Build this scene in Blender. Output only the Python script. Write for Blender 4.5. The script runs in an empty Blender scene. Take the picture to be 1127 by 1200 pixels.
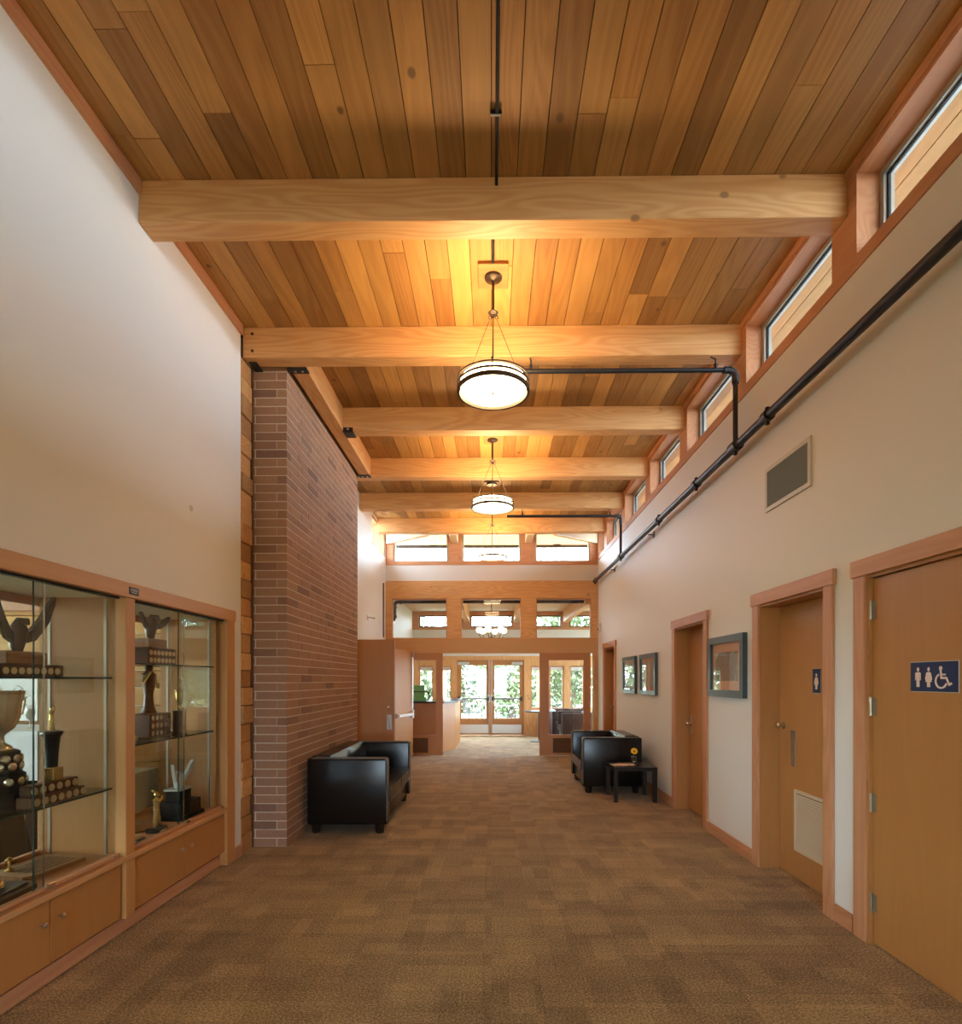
import bpy, bmesh, math, random
from mathutils import Vector, Matrix
random.seed(7)
R = math.radians
SC = bpy.context.scene
COL = SC.collection

# ------------------------------------------------------------------ camera
F_PX, EYE = 655.0, 1.533
cam_d = bpy.data.cameras.new('camera')
cam = bpy.data.objects.new('camera', cam_d); COL.objects.link(cam)
cam.location = (0, 0, EYE)
cam.rotation_euler = (R(90), 0, R(0.6))
cam_d.sensor_width = 36.0
cam_d.lens = F_PX / 1200 * 36.0
cam_d.shift_x = -5.6 / 1200
cam_d.shift_y = 197.0 / 1200
cam_d.clip_start = 0.05; cam_d.clip_end = 300
SC.camera = cam

# ------------------------------------------------------------------ world, exposure
w = bpy.data.worlds.new('overcast_sky'); SC.world = w; w.use_nodes = True
bg = w.node_tree.nodes['Background']
bg.inputs['Color'].default_value = (0.66, 0.83, 1.0, 1)
bg.inputs['Strength'].default_value = 50.0
sun_d = bpy.data.lights.new('sun', 'SUN'); sun_d.energy = 80.0; sun_d.angle = R(.6); sun_d.color = (1.0, .97, .93)
sun = bpy.data.objects.new('sun', sun_d); sun.rotation_euler = (R(42), 0, R(8)); COL.objects.link(sun)   # from behind the viewpoint, 48 degrees high
SC.view_settings.view_transform = 'Standard'
SC.view_settings.look = 'None'
SC.view_settings.gamma = 1.0
SC.view_settings.use_curve_mapping = False
SC.view_settings.exposure = -0.78
LAMP = 34.0                      # radiance of the pendant diffusers
cy = SC.cycles
cy.max_bounces = 10; cy.diffuse_bounces = 6; cy.glossy_bounces = 4; cy.transparent_max_bounces = 24
cy.sample_clamp_indirect = 6.0
cy.caustics_reflective = False; cy.caustics_refractive = False
cy.use_denoising = True

def portal(loc, rot, sx, sy):
    """daylight portal in a window opening: steers sampling of the sky, gives no light of its own"""
    d = bpy.data.lights.new('window_portal', 'AREA'); d.shape = 'RECTANGLE'; d.size = sx; d.size_y = sy
    d.cycles.is_portal = True
    o = bpy.data.objects.new('window_portal', d); o.location = loc; o.rotation_euler = rot; COL.objects.link(o)
ROT_IN = {'-x': (0, R(90), 0), '+x': (0, R(-90), 0), '-y': (R(-90), 0, 0), '+y': (R(90), 0, 0)}

# ------------------------------------------------------------------ mesh building
class MB:
    def __init__(s): s.v = []; s.f = []
    def add(s, vs, fs):
        n = len(s.v); s.v += [tuple(p) for p in vs]; s.f += [tuple(i + n for i in f) for f in fs]; return s
    def box(s, x0, x1, y0, y1, z0, z1):
        return s.add([(x0,y0,z0),(x1,y0,z0),(x1,y1,z0),(x0,y1,z0),(x0,y0,z1),(x1,y0,z1),(x1,y1,z1),(x0,y1,z1)],
                     [(0,3,2,1),(4,5,6,7),(0,1,5,4),(1,2,6,5),(2,3,7,6),(3,0,4,7)])
    def bbox(s, x0, x1, y0, y1, z0, z1, b=.005, seg=1, bulge=0.0):
        bm = bmesh.new(); bmesh.ops.create_cube(bm, size=1)
        for v in bm.verts:
            v.co = Vector(((x0+x1)/2+v.co.x*(x1-x0), (y0+y1)/2+v.co.y*(y1-y0), (z0+z1)/2+v.co.z*(z1-z0)))
        if bulge:
            bmesh.ops.subdivide_edges(bm, edges=bm.edges[:], cuts=5, use_grid_fill=True)
            c = Vector(((x0+x1)/2,(y0+y1)/2,(z0+z1)/2)); h = Vector(((x1-x0)/2,(y1-y0)/2,(z1-z0)/2))
            for v in bm.verts:
                q = Vector(((v.co.x-c.x)/h.x, (v.co.y-c.y)/h.y, (v.co.z-c.z)/h.z))
                k = [1 - abs(t)**2.4 for t in q]
                # push each face out in its middle, pull the corners in
                ax = max(range(3), key=lambda i: abs(q[i]))
                o = [i for i in range(3) if i != ax]
                amt = bulge * max(k[o[0]], 0)**.5 * max(k[o[1]], 0)**.5
                v.co[ax] += math.copysign(amt, q[ax]) - math.copysign(bulge*.9, q[ax])
        else:
            bmesh.ops.bevel(bm, geom=bm.edges[:], offset=b, segments=seg, affect='EDGES', profile=.5)
        bm.verts.index_update()
        s.add([v.co for v in bm.verts], [[v.index for v in f.verts] for f in bm.faces]); bm.free(); return s
    def prism(s, poly, fn, d0, d1):
        """poly of (u,v); fn(u,v,d) -> point"""
        n = len(poly)
        vs = [fn(u, v, d0) for u, v in poly] + [fn(u, v, d1) for u, v in poly]
        fs = [tuple(range(n))[::-1], tuple(range(n, 2*n))] + [(i, (i+1) % n, n+(i+1) % n, n+i) for i in range(n)]
        return s.add(vs, fs)
    def lathe(s, prof, c=(0,0,0), n=24, cap=True):
        m = len(prof); vs = []
        for r, z in prof:
            for k in range(n):
                a = 2*math.pi*k/n; vs.append((c[0]+r*math.cos(a), c[1]+r*math.sin(a), c[2]+z))
        fs = []
        for i in range(m-1):
            for k in range(n):
                k2 = (k+1) % n; fs.append((i*n+k, i*n+k2, (i+1)*n+k2, (i+1)*n+k))
        if cap:
            fs.append(tuple(range(n))[::-1]); fs.append(tuple((m-1)*n+k for k in range(n)))
        return s.add(vs, fs)
    def sphere(s, c, r, n=12, sz=1.0):
        return s.lathe([(max(r*math.sin(math.pi*i/8), 1e-4), -r*sz*math.cos(math.pi*i/8)) for i in range(9)], c, n, False)
    def tube(s, path, r, n=8):
        P = [Vector(p) for p in path]; rs = r if isinstance(r, (list, tuple)) else [r]*len(P)
        rings = []; up = None
        for i, p in enumerate(P):
            t = (P[min(i+1, len(P)-1)] - P[max(i-1, 0)])
            if t.length < 1e-9: t = Vector((0,0,1))
            t.normalize()
            if up is None:
                up = Vector((0,0,1)) if abs(t.z) < .9 else Vector((1,0,0))
            a = t.cross(up)
            if a.length < 1e-6: a = t.orthogonal()
            a.normalize(); b = a.cross(t).normalized(); up = b
            rings.append([p + (a*math.cos(2*math.pi*k/n) + b*math.sin(2*math.pi*k/n))*rs[i] for k in range(n)])
        vs = [q for ring in rings for q in ring]; fs = []
        for i in range(len(P)-1):
            for k in range(n):
                k2 = (k+1) % n; fs.append((i*n+k, i*n+k2, (i+1)*n+k2, (i+1)*n+k))
        fs.append(tuple(range(n))[::-1]); fs.append(tuple((len(P)-1)*n+k for k in range(n)))
        return s.add(vs, fs)
    def torus(s, c, r, tr, n=28, m=8, sx=1.0):
        vs = []; fs = []
        for i in range(n):
            a = 2*math.pi*i/n
            for j in range(m):
                b = 2*math.pi*j/m; q = r + tr*math.cos(b)
                vs.append((c[0]+q*math.cos(a)*sx, c[1]+q*math.sin(a), c[2]+tr*math.sin(b)))
        for i in range(n):
            for j in range(m):
                i2 = (i+1) % n; j2 = (j+1) % m; fs.append((i*m+j, i2*m+j, i2*m+j2, i*m+j2))
        return s.add(vs, fs)
    def grid_wall(s, axis, d0, d1, u0, u1, z0, z1, holes):
        """slab with rectangular holes; axis 'x': normal along x, u is y"""
        us = sorted({u0, u1} | {h[i] for h in holes for i in (0, 1)}); zs = sorted({z0, z1} | {h[i] for h in holes for i in (2, 3)})
        us = [u for u in us if u0 <= u <= u1]; zs = [z for z in zs if z0 <= z <= z1]
        for i in range(len(us)-1):
            run = None
            for j in range(len(zs)):
                solid = False
                if j < len(zs)-1:
                    cu, cz = (us[i]+us[i+1])/2, (zs[j]+zs[j+1])/2
                    solid = not any(h[0] < cu < h[1] and h[2] < cz < h[3] for h in holes)
                if solid and run is None: run = zs[j]
                if not solid and run is not None:
                    a = (d0, d1, us[i], us[i+1]) if axis == 'x' else (us[i], us[i+1], d0, d1)
                    s.box(*a, run, zs[j]); run = None
        return s
    def xform(s, M): s.v = [tuple(M @ Vector(p)) for p in s.v]; return s

def finish(me, smooth):
    if smooth:
        me.polygons.foreach_set('use_smooth', [True]*len(me.polygons))
        me.set_sharp_from_angle(angle=R(40))
    me.update()

def obj(name, mb, mat, parent=None, label=None, cat=None, group=None, kind=None, smooth=False, local=False):
    """one mesh object. world coordinates unless local; origin goes to the parent's base, or to the own base"""
    if parent is not None:
        off = Vector((0,0,0)) if local else WLOC[parent.name]
        c = off
    else:
        xs, ys, zs = zip(*mb.v)
        c = Vector(((min(xs)+max(xs))/2, (min(ys)+max(ys))/2, min(zs)))
        off = c
    # every part gets its own origin at the middle of its base
    xs, ys, zs = zip(*mb.v)
    own = Vector(((min(xs)+max(xs))/2, (min(ys)+max(ys))/2, min(zs)))
    me = bpy.data.meshes.new(name)
    me.from_pydata([(x-own.x, y-own.y, z-own.z) for x, y, z in mb.v], [], mb.f)
    if mat: me.materials.append(MATS[mat] if isinstance(mat, str) else mat)
    finish(me, smooth)
    o = bpy.data.objects.new(name, me); COL.objects.link(o)
    o.location = own - off if parent is not None else own
    if parent is not None: o.parent = parent
    WLOC[o.name] = own if not local else Vector((0,0,0)) + own
    tag(o, label, cat, group, kind)
    return o
WLOC = {}
def tag(o, label=None, cat=None, group=None, kind=None):
    if label: o['label'] = label
    if cat: o['category'] = cat
    if group: o['group'] = group
    if kind: o['kind'] = kind
    return o
def thing(name, label, cat, loc=(0,0,0), rz=0, group=None, kind=None):
    o = bpy.data.objects.new(name, None); COL.objects.link(o)
    o.empty_display_size = .1
    o.location = loc; o.rotation_euler = (0, 0, rz); WLOC[o.name] = Vector(loc)
    return tag(o, label, cat, group, kind)
def structure(name, label, cat, loc=(0,0,0)): return thing(name, label, cat, loc, kind='structure')
def S(name, mb, mat, label, cat, **k): return obj(name, mb, mat, None, label, cat, None, 'structure', **k)
def share(name, me, loc, parent, rz=0, rx=0):
    """a part that shares mesh data; loc relative to the parent"""
    o = bpy.data.objects.new(name, me); COL.objects.link(o); o.parent = parent
    o.location = loc; o.rotation_euler = (rx, 0, rz); WLOC[o.name] = Vector(loc); return o
def mesh_of(name, mb, mat, smooth=False):
    me = bpy.data.meshes.new(name); me.from_pydata(mb.v, [], mb.f); me.materials.append(MATS[mat]); finish(me, smooth); return me
def copy_tree(o, parent=None, **kw):
    c = o.copy(); COL.objects.link(c)
    c.parent = parent
    for ch in list(o.children): copy_tree(ch, c)
    for k, v in kw.items(): c[k] = v
    return c

# ------------------------------------------------------------------ materials
MATS = {}
def new_mat(name):
    m = bpy.data.materials.new(name); m.use_nodes = True; MATS[name] = m
    nt = m.node_tree; b = nt.nodes['Principled BSDF']; return m, nt, b
def N(nt, t, **kw):
    n = nt.nodes.new(t)
    for k, v in kw.items():
        if k in n.inputs.keys(): n.inputs[k].default_value = v
        else: setattr(n, k, v)
    return n
def plain(name, col, rough=.5, metal=0, spec=None, coat=0, bump=0, bscale=200, var=0, vscale=3):
    m, nt, b = new_mat(name)
    b.inputs['Base Color'].default_value = (*col, 1); b.inputs['Roughness'].default_value = rough; b.inputs['Metallic'].default_value = metal
    if spec is not None: b.inputs['Specular IOR Level'].default_value = spec
    if coat: b.inputs['Coat Weight'].default_value = coat; b.inputs['Coat Roughness'].default_value = .1
    tc = N(nt, 'ShaderNodeTexCoord')
    if var:
        no = N(nt, 'ShaderNodeTexNoise', Scale=vscale, Detail=4.0); nt.links.new(tc.outputs['Object'], no.inputs['Vector'])
        mx = N(nt, 'ShaderNodeMix', data_type='RGBA')
        mx.inputs[6].default_value = (*[c*(1-var) for c in col], 1); mx.inputs[7].default_value = (*[min(1, c*(1+var)) for c in col], 1)
        nt.links.new(no.outputs['Fac'], mx.inputs[0]); nt.links.new(mx.outputs[2], b.inputs['Base Color'])
    if bump:
        no = N(nt, 'ShaderNodeTexNoise', Scale=bscale, Detail=2.0); nt.links.new(tc.outputs['Object'], no.inputs['Vector'])
        bu = N(nt, 'ShaderNodeBump', Strength=bump, Distance=.002); nt.links.new(no.outputs['Fac'], bu.inputs['Height']); nt.links.new(bu.outputs['Normal'], b.inputs['Normal'])
    return m
def wood(name, axis, light, dark, ring=1.0, vary=.12, rough=.5, knots=0.0, contrast=.6, fine=.35, huevary=0.0):
    """grain along axis; rings bend into cathedrals; each object gets its own offset and tone"""
    m, nt, b = new_mat(name); L = nt.links.new
    tc = N(nt, 'ShaderNodeTexCoord'); oi = N(nt, 'ShaderNodeObjectInfo')
    ge = N(nt, 'ShaderNodeNewGeometry')
    sm = N(nt, 'ShaderNodeMath', operation='MULTIPLY'); sm.inputs[1].default_value = 57.0; L(oi.outputs['Random'], sm.inputs[0])
    cb = N(nt, 'ShaderNodeCombineXYZ'); L(sm.outputs[0], cb.inputs[0]); L(sm.outputs[0], cb.inputs[1]); L(sm.outputs[0], cb.inputs[2])
    ad = N(nt, 'ShaderNodeVectorMath', operation='ADD'); L(tc.outputs['Object'], ad.inputs[0]); L(cb.outputs[0], ad.inputs[1])
    def mapped(along, across):
        sc = [across]*3; sc['xyz'.index(axis)] = along
        v = N(nt, 'ShaderNodeVectorMath', operation='MULTIPLY'); v.inputs[1].default_value = sc; L(ad.outputs[0], v.inputs[0]); return v.outputs[0]
    n1 = N(nt, 'ShaderNodeTexNoise', Scale=1.0, Detail=1.5, Roughness=.4); L(mapped(.45*ring, 4.5*ring), n1.inputs['Vector'])
    mu = N(nt, 'ShaderNodeMath', operation='MULTIPLY'); mu.inputs[1].default_value = 75.0; L(n1.outputs['Fac'], mu.inputs[0])
    si = N(nt, 'ShaderNodeMath', operation='SINE'); L(mu.outputs[0], si.inputs[0])
    mr = N(nt, 'ShaderNodeMapRange'); mr.inputs[1].default_value = -1; mr.inputs[2].default_value = 1; L(si.outputs[0], mr.inputs[0])
    n2 = N(nt, 'ShaderNodeTexNoise', Scale=1.0, Detail=3.0); L(mapped(4, 130), n2.inputs['Vector'])
    n3 = N(nt, 'ShaderNodeTexNoise', Scale=1.0, Detail=2.0); L(mapped(.8, 3), n3.inputs['Vector'])
    f1 = N(nt, 'ShaderNodeMath', operation='MULTIPLY'); f1.inputs[1].default_value = contrast*.55; L(mr.outputs[0], f1.inputs[0])
    f2 = N(nt, 'ShaderNodeMath', operation='MULTIPLY_ADD'); f2.inputs[1].default_value = fine; L(n2.outputs['Fac'], f2.inputs[0]); L(f1.outputs[0], f2.inputs[2])
    f3 = N(nt, 'ShaderNodeMath', operation='MULTIPLY_ADD'); f3.inputs[1].default_value = .5; L(n3.outputs['Fac'], f3.inputs[0]); L(f2.outputs[0], f3.inputs[2])
    # tone of the single board
    tr = N(nt, 'ShaderNodeMapRange'); tr.inputs[3].default_value = -vary; tr.inputs[4].default_value = vary; L(oi.outputs['Random'], tr.inputs[0])
    f4 = N(nt, 'ShaderNodeMath', operation='ADD'); L(f3.outputs[0], f4.inputs[0]); L(tr.outputs[0], f4.inputs[1]); f4.use_clamp = True
    mx = N(nt, 'ShaderNodeMix', data_type='RGBA'); mx.inputs[6].default_value = (*light, 1); mx.inputs[7].default_value = (*dark, 1)
    L(f4.outputs[0], mx.inputs[0]); out = mx.outputs[2]
    if huevary:
        hs = N(nt, 'ShaderNodeHueSaturation')
        w2 = N(nt, 'ShaderNodeTexWhiteNoise', noise_dimensions='1D'); L(oi.outputs['Random'], w2.inputs['W'])
        vr = N(nt, 'ShaderNodeMapRange'); vr.inputs[3].default_value = 1-huevary; vr.inputs[4].default_value = 1+huevary; L(w2.outputs['Value'], vr.inputs[0])
        L(vr.outputs[0], hs.inputs['Value']); L(out, hs.inputs['Color']); out = hs.outputs[0]
    if knots:
        vo = N(nt, 'ShaderNodeTexVoronoi', Scale=1.0); L(mapped(3.4, 4.6), vo.inputs['Vector'])
        lt = N(nt, 'ShaderNodeMapRange'); lt.inputs[1].default_value = .07; lt.inputs[2].default_value = .12; lt.inputs[3].default_value = knots; lt.inputs[4].default_value = 0.0
        L(vo.outputs['Distance'], lt.inputs[0])
        sp = N(nt, 'ShaderNodeSeparateColor'); L(vo.outputs['Color'], sp.inputs[0])
        th = N(nt, 'ShaderNodeMath', operation='LESS_THAN'); th.inputs[1].default_value = .22; L(sp.outputs[0], th.inputs[0])
        km = N(nt, 'ShaderNodeMath', operation='MULTIPLY'); L(lt.outputs[0], km.inputs[0]); L(th.outputs[0], km.inputs[1])
        mk = N(nt, 'ShaderNodeMix', data_type='RGBA'); mk.inputs[7].default_value = (*[c*.3 for c in dark], 1); L(km.outputs[0], mk.inputs[0]); L(out, mk.inputs[6]); out = mk.outputs[2]
    L(out, b.inputs['Base Color']); b.inputs['Roughness'].default_value = rough
    bu = N(nt, 'ShaderNodeBump', Strength=.12, Distance=.002); L(n2.outputs['Fac'], bu.inputs['Height']); L(bu.outputs['Normal'], b.inputs['Normal'])
    return m
for ax in 'xyz':
    wood('fir_'+ax, ax, (.78, .475, .21), (.61, .305, .11), vary=.12, knots=.7, rough=.55, contrast=.85, ring=1.5)
    wood('trim_'+ax, ax, (.64, .325, .165), (.48, .20, .085), vary=.15, knots=.35, rough=.5, contrast=.6)
    wood('veneer_'+ax, ax, (.50, .238, .073), (.40, .16, .040), vary=.1, rough=.38, contrast=.18, fine=.45, ring=.6)
wood('pale_fir_y', 'y', (.80, .66, .46), (.70, .52, .32), vary=.1, contrast=.4)  # lighter copy of fir; window light on the end beams is in the colour
wood('case_y', 'y', (.63, .35, .155), (.51, .245, .09), vary=.1, rough=.42, contrast=.3)
wood('case_x', 'x', (.62, .37, .15), (.52, .27, .09), vary=.1, rough=.42, contrast=.2)
wood('case_z', 'z', (.57, .295, .10), (.46, .20, .058), vary=.1, rough=.42, contrast=.2)
wood('cedar_y', 'y', (.55, .295, .088), (.25, .108, .026), vary=.34, knots=.75, rough=.62, contrast=.32, fine=.45, huevary=.22)
wood('cedar_x', 'x', (.50, .27, .10), (.29, .12, .035), vary=.3, knots=.7, rough=.62, contrast=.32, fine=.45, huevary=.18)
wood('pale_cedar_x', 'x', (.72, .50, .30), (.58, .36, .18), vary=.2, contrast=.3)
wood('log_x', 'x', (.62, .36, .13), (.40, .17, .045), vary=.3, knots=.6, rough=.7, contrast=.5, huevary=.3)
wood('walnut_y', 'y', (.16, .07, .03), (.06, .022, .01), vary=.1, rough=.35, contrast=.5)
wood('oak_y', 'y', (.42, .22, .09), (.22, .09, .03), vary=.1, rough=.35, contrast=.7, ring=2)
plain('paint', (.80, .775, .71), .55, bump=.05, bscale=350)
plain('paint_white', (.82, .80, .74), .5)
plain('dark_void', (.012, .010, .008), .9)
plain('iron', (.022, .022, .026), .42, .3)
plain('bronze', (.075, .052, .034), .36, .7)
plain('nickel', (.55, .50, .42), .32, 1.0)
plain('hinge_brass', (.42, .36, .26), .4, .9)
plain('chrome', (.75, .74, .70), .18, 1.0)
plain('aluminium', (.56, .59, .55), .35, .6)
plain('leather', (.006, .0055, .005), .24, spec=.35, bump=.12, bscale=160, var=.2, vscale=6)
plain('brown_leather', (.055, .022, .014), .38, spec=.5, bump=.1, bscale=160)
plain('piping', (.20, .20, .19), .3)
plain('black_wood', (.012, .009, .009), .3, spec=.5)
plain('gold', (.86, .62, .25), .26, .92)
plain('silver', (.82, .75, .60), .25, .92)
plain('plate_gold', (.80, .66, .40), .32, .7)
plain('ivory', (.62, .60, .52), .4)
plain('cloth_white', (.84, .84, .86), .8)
plain('carved_white', (.75, .73, .72), .7, bump=.8, bscale=25)
plain('navy', (.004, .020, .080), .4)
plain('symbol', (.86, .68, .54), .6)
plain('louver', (.66, .53, .36), .5)
plain('vent_paint', (.62, .585, .50), .5)
plain('vent_core', (.26, .27, .24), .6)
plain('frame_slate', (.05, .085, .10), .28, .35)
plain('mat_peach', (.62, .36, .24), .6)
plain('concrete', (.6, .59, .57), .9, bump=.2, bscale=60, var=.15)
plain('shingle', (.20, .19, .18), .9, bump=.4, bscale=40)
plain('grass', (.13, .15, .09), .9, var=.4, vscale=4)
plain('bark', (.10, .065, .04), .9, bump=.5, bscale=20)
plain('white_plastic', (.75, .74, .70), .4)
plain('yellow_petal', (.88, .52, .02), .5)
plain('stem_green', (.06, .16, .03), .5)
plain('green_acrylic', (.22, .62, .26), .2)
plain('page_peach', (.80, .56, .42), .5)
plain('page_pale', (.75, .70, .62), .5)
plain('rubber', (.02, .02, .02), .7)
plain('dark_cloth', (.03, .022, .018), .9)
plain('grey_cloth', (.16, .17, .18), .9)

def leaf_mat():
    m, nt, b = new_mat('leaf'); oi = N(nt, 'ShaderNodeNewGeometry')
    mx = N(nt, 'ShaderNodeMix', data_type='RGBA'); mx.inputs[6].default_value = (.05, .082, .03, 1); mx.inputs[7].default_value = (.12, .15, .075, 1)
    nt.links.new(oi.outputs['Random Per Island'], mx.inputs[0]); nt.links.new(mx.outputs[2], b.inputs['Base Color']); b.inputs['Roughness'].default_value = .5
    b.inputs['Transmission Weight'].default_value = 0
leaf_mat()
def glass(name, tint, rough=0.0, boost=1.0):
    m, nt, b = new_mat(name); nt.nodes.remove(b); out = nt.nodes['Material Output']
    tr = N(nt, 'ShaderNodeBsdfTransparent'); tr.inputs[0].default_value = (*tint, 1)
    gl = N(nt, 'ShaderNodeBsdfGlossy'); gl.inputs['Roughness'].default_value = rough
    lw_ = N(nt, 'ShaderNodeLayerWeight'); lw_.inputs[0].default_value = .5
    pw_ = N(nt, 'ShaderNodeMath', operation='POWER'); pw_.inputs[1].default_value = 5.0; nt.links.new(lw_.outputs['Facing'], pw_.inputs[0])
    mu = N(nt, 'ShaderNodeMath', operation='MULTIPLY_ADD'); mu.inputs[1].default_value = .96*min(boost, 1.0); mu.inputs[2].default_value = .04*boost; mu.use_clamp = True; nt.links.new(pw_.outputs[0], mu.inputs[0])
    mx = N(nt, 'ShaderNodeMixShader'); nt.links.new(mu.outputs[0], mx.inputs[0]); nt.links.new(tr.outputs[0], mx.inputs[1]); nt.links.new(gl.outputs[0], mx.inputs[2])
    nt.links.new(mx.outputs[0], out.inputs[0])
glass('glass', (.98, .985, .98)); glass('case_glass', (.93, .95, .93), boost=1.0); glass('shelf_glass', (.62, .78, .72)); glass('picture_glass', (1, 1, 1), boost=1.3)
plain('glass_edge', (.02, .05, .045), .2)
def emit(name, col, s):
    m, nt, b = new_mat(name)
    b.inputs['Base Color'].default_value = (.8, .78, .7, 1); b.inputs['Emission Color'].default_value = (*col, 1); b.inputs['Emission Strength'].default_value = s
emit('lamp_glow', (1.0, .70, .37), LAMP)
emit('globe_glow', (1.0, .78, .50), 16.0)
emit('uplight_glow', (1.0, .66, .33), LAMP*3.6)

def carpet():
    m, nt, b = new_mat('carpet'); L = nt.links.new
    ge = N(nt, 'ShaderNodeNewGeometry'); oi = N(nt, 'ShaderNodeObjectInfo')
    def cells(sx, sy, seed):
        v = N(nt, 'ShaderNodeVectorMath', operation='MULTIPLY_ADD'); v.inputs[1].default_value = (sx, sy, 0); v.inputs[2].default_value = (seed, seed*.7, 0); L(ge.outputs['Position'], v.inputs[0])
        fl = N(nt, 'ShaderNodeVectorMath', operation='FLOOR'); L(v.outputs[0], fl.inputs[0])
        wn = N(nt, 'ShaderNodeTexWhiteNoise', noise_dimensions='3D'); L(fl.outputs[0], wn.inputs['Vector']); return wn.outputs['Value']
    a = cells(4.08, 8.0, .0); c = cells(8.16, 4.0, 5.3); d = cells(2.04, 4.0, 9.1)
    s1 = N(nt, 'ShaderNodeMath', operation='ADD'); L(a, s1.inputs[0]); L(c, s1.inputs[1])
    s2 = N(nt, 'ShaderNodeMath', operation='MULTIPLY_ADD'); s2.inputs[1].default_value = 1.0; L(d, s2.inputs[0]); L(s1.outputs[0], s2.inputs[2])
    sc = N(nt, 'ShaderNodeMath', operation='MULTIPLY'); sc.inputs[1].default_value = 1/3; L(s2.outputs[0], sc.inputs[0])
    mr = N(nt, 'ShaderNodeMapRange'); mr.inputs[1].default_value = .0; mr.inputs[2].default_value = 1.0; L(sc.outputs[0], mr.inputs[0])
    no = N(nt, 'ShaderNodeTexNoise', Scale=95.0, Detail=3.0, Roughness=.7); L(ge.outputs['Position'], no.inputs['Vector'])
    n3 = N(nt, 'ShaderNodeTexNoise', Scale=1.3, Detail=2.0); L(ge.outputs['Position'], n3.inputs['Vector'])
    sk = N(nt, 'ShaderNodeMapRange'); sk.inputs[1].default_value = .34; sk.inputs[2].default_value = .66; L(no.outputs['Fac'], sk.inputs[0])
    f = N(nt, 'ShaderNodeMath', operation='MULTIPLY_ADD'); f.inputs[1].default_value = 1.7; L(sk.outputs[0], f.inputs[0]); L(mr.outputs[0], f.inputs[2])
    g = N(nt, 'ShaderNodeMapRange'); g.inputs[1].default_value = .2; g.inputs[2].default_value = 2.45; L(f.outputs[0], g.inputs[0])
    rp = N(nt, 'ShaderNodeValToRGB'); L(g.outputs[0], rp.inputs[0])
    rp.color_ramp.elements[0].color = (.074, .048, .019, 1); rp.color_ramp.elements[1].color = (.62, .425, .186, 1)
    e = rp.color_ramp.elements.new(.5); e.color = (.28, .185, .074, 1)
    hs = N(nt, 'ShaderNodeHueSaturation'); vr = N(nt, 'ShaderNodeMapRange'); vr.inputs[3].default_value = .94; vr.inputs[4].default_value = 1.06
    L(oi.outputs['Random'], vr.inputs[0]); L(vr.outputs[0], hs.inputs['Value']); L(rp.outputs[0], hs.inputs['Color']); L(hs.outputs[0], b.inputs['Base Color'])
    b.inputs['Roughness'].default_value = .92; b.inputs['Specular IOR Level'].default_value = .25
    b.inputs['Sheen Weight'].default_value = .12; b.inputs['Sheen Roughness'].default_value = .4
    bu = N(nt, 'ShaderNodeBump', Strength=.5, Distance=.004); L(no.outputs['Fac'], bu.inputs['Height']); L(bu.outputs['Normal'], b.inputs['Normal'])
carpet()
def brickmat():
    m, nt, b = new_mat('brick'); L = nt.links.new
    ge = N(nt, 'ShaderNodeNewGeometry'); oi = N(nt, 'ShaderNodeObjectInfo'); tc = N(nt, 'ShaderNodeTexCoord')
    s = N(nt, 'ShaderNodeMath', operation='ADD'); L(ge.outputs['Random Per Island'], s.inputs[0]); L(oi.outputs['Random'], s.inputs[1])
    fr = N(nt, 'ShaderNodeMath', operation='FRACT'); L(s.outputs[0], fr.inputs[0])
    rp = N(nt, 'ShaderNodeValToRGB'); L(fr.outputs[0], rp.inputs[0]); E = rp.color_ramp.elements
    E[0].color = (.285, .15, .088, 1); E[1].color = (.36, .205, .118, 1)
    for p, c in ((.06, (.19, .10, .066)), (.12, (.30, .162, .096)), (.55, (.345, .188, .108)), (.85, (.32, .172, .10))):
        e = E.new(p); e.color = (*c, 1)
    no = N(nt, 'ShaderNodeTexNoise', Scale=60.0, Detail=4.0); L(ge.outputs['Position'], no.inputs['Vector'])
    vr = N(nt, 'ShaderNodeMapRange'); vr.inputs[3].default_value = .75; vr.inputs[4].default_value = 1.25; L(no.outputs['Fac'], vr.inputs[0])
    hs = N(nt, 'ShaderNodeHueSaturation'); L(vr.outputs[0], hs.inputs['Value']); L(rp.outputs[0], hs.inputs['Color']); L(hs.outputs[0], b.inputs['Base Color'])
    b.inputs['Roughness'].default_value = .85
    bu = N(nt, 'ShaderNodeBump', Strength=.4, Distance=.003); L(no.outputs['Fac'], bu.inputs['Height']); L(bu.outputs['Normal'], b.inputs['Normal'])
brickmat()
plain('mortar', (.66, .57, .44), .95, bump=.4, bscale=120)
def artmat(name, cols, scale):
    m, nt, b = new_mat(name); L = nt.links.new
    tc = N(nt, 'ShaderNodeTexCoord'); no = N(nt, 'ShaderNodeTexNoise', Scale=scale, Detail=3.0, Distortion=1.2); L(tc.outputs['Object'], no.inputs['Vector'])
    rp = N(nt, 'ShaderNodeValToRGB'); L(no.outputs['Fac'], rp.inputs[0]); E = rp.color_ramp.elements
    E[0].position = .3; E[1].position = .7; E[0].color = (*cols[0], 1); E[1].color = (*cols[-1], 1)
    for i, c in enumerate(cols[1:-1]): e = E.new(.3+.4*(i+1)/(len(cols)-1)); e.color = (*c, 1)
    L(rp.outputs[0], b.inputs['Base Color']); b.inputs['Roughness'].default_value = .5
artmat('art_dark', [(.05, .07, .08), (.22, .12, .09), (.12, .17, .17), (.5, .42, .3)], 5)
artmat('art_pale', [(.30, .36, .38), (.45, .42, .38), (.55, .52, .46)], 8)
artmat('art_green', [(.25, .42, .34), (.50, .55, .50), (.62, .45, .38)], 6)

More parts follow.
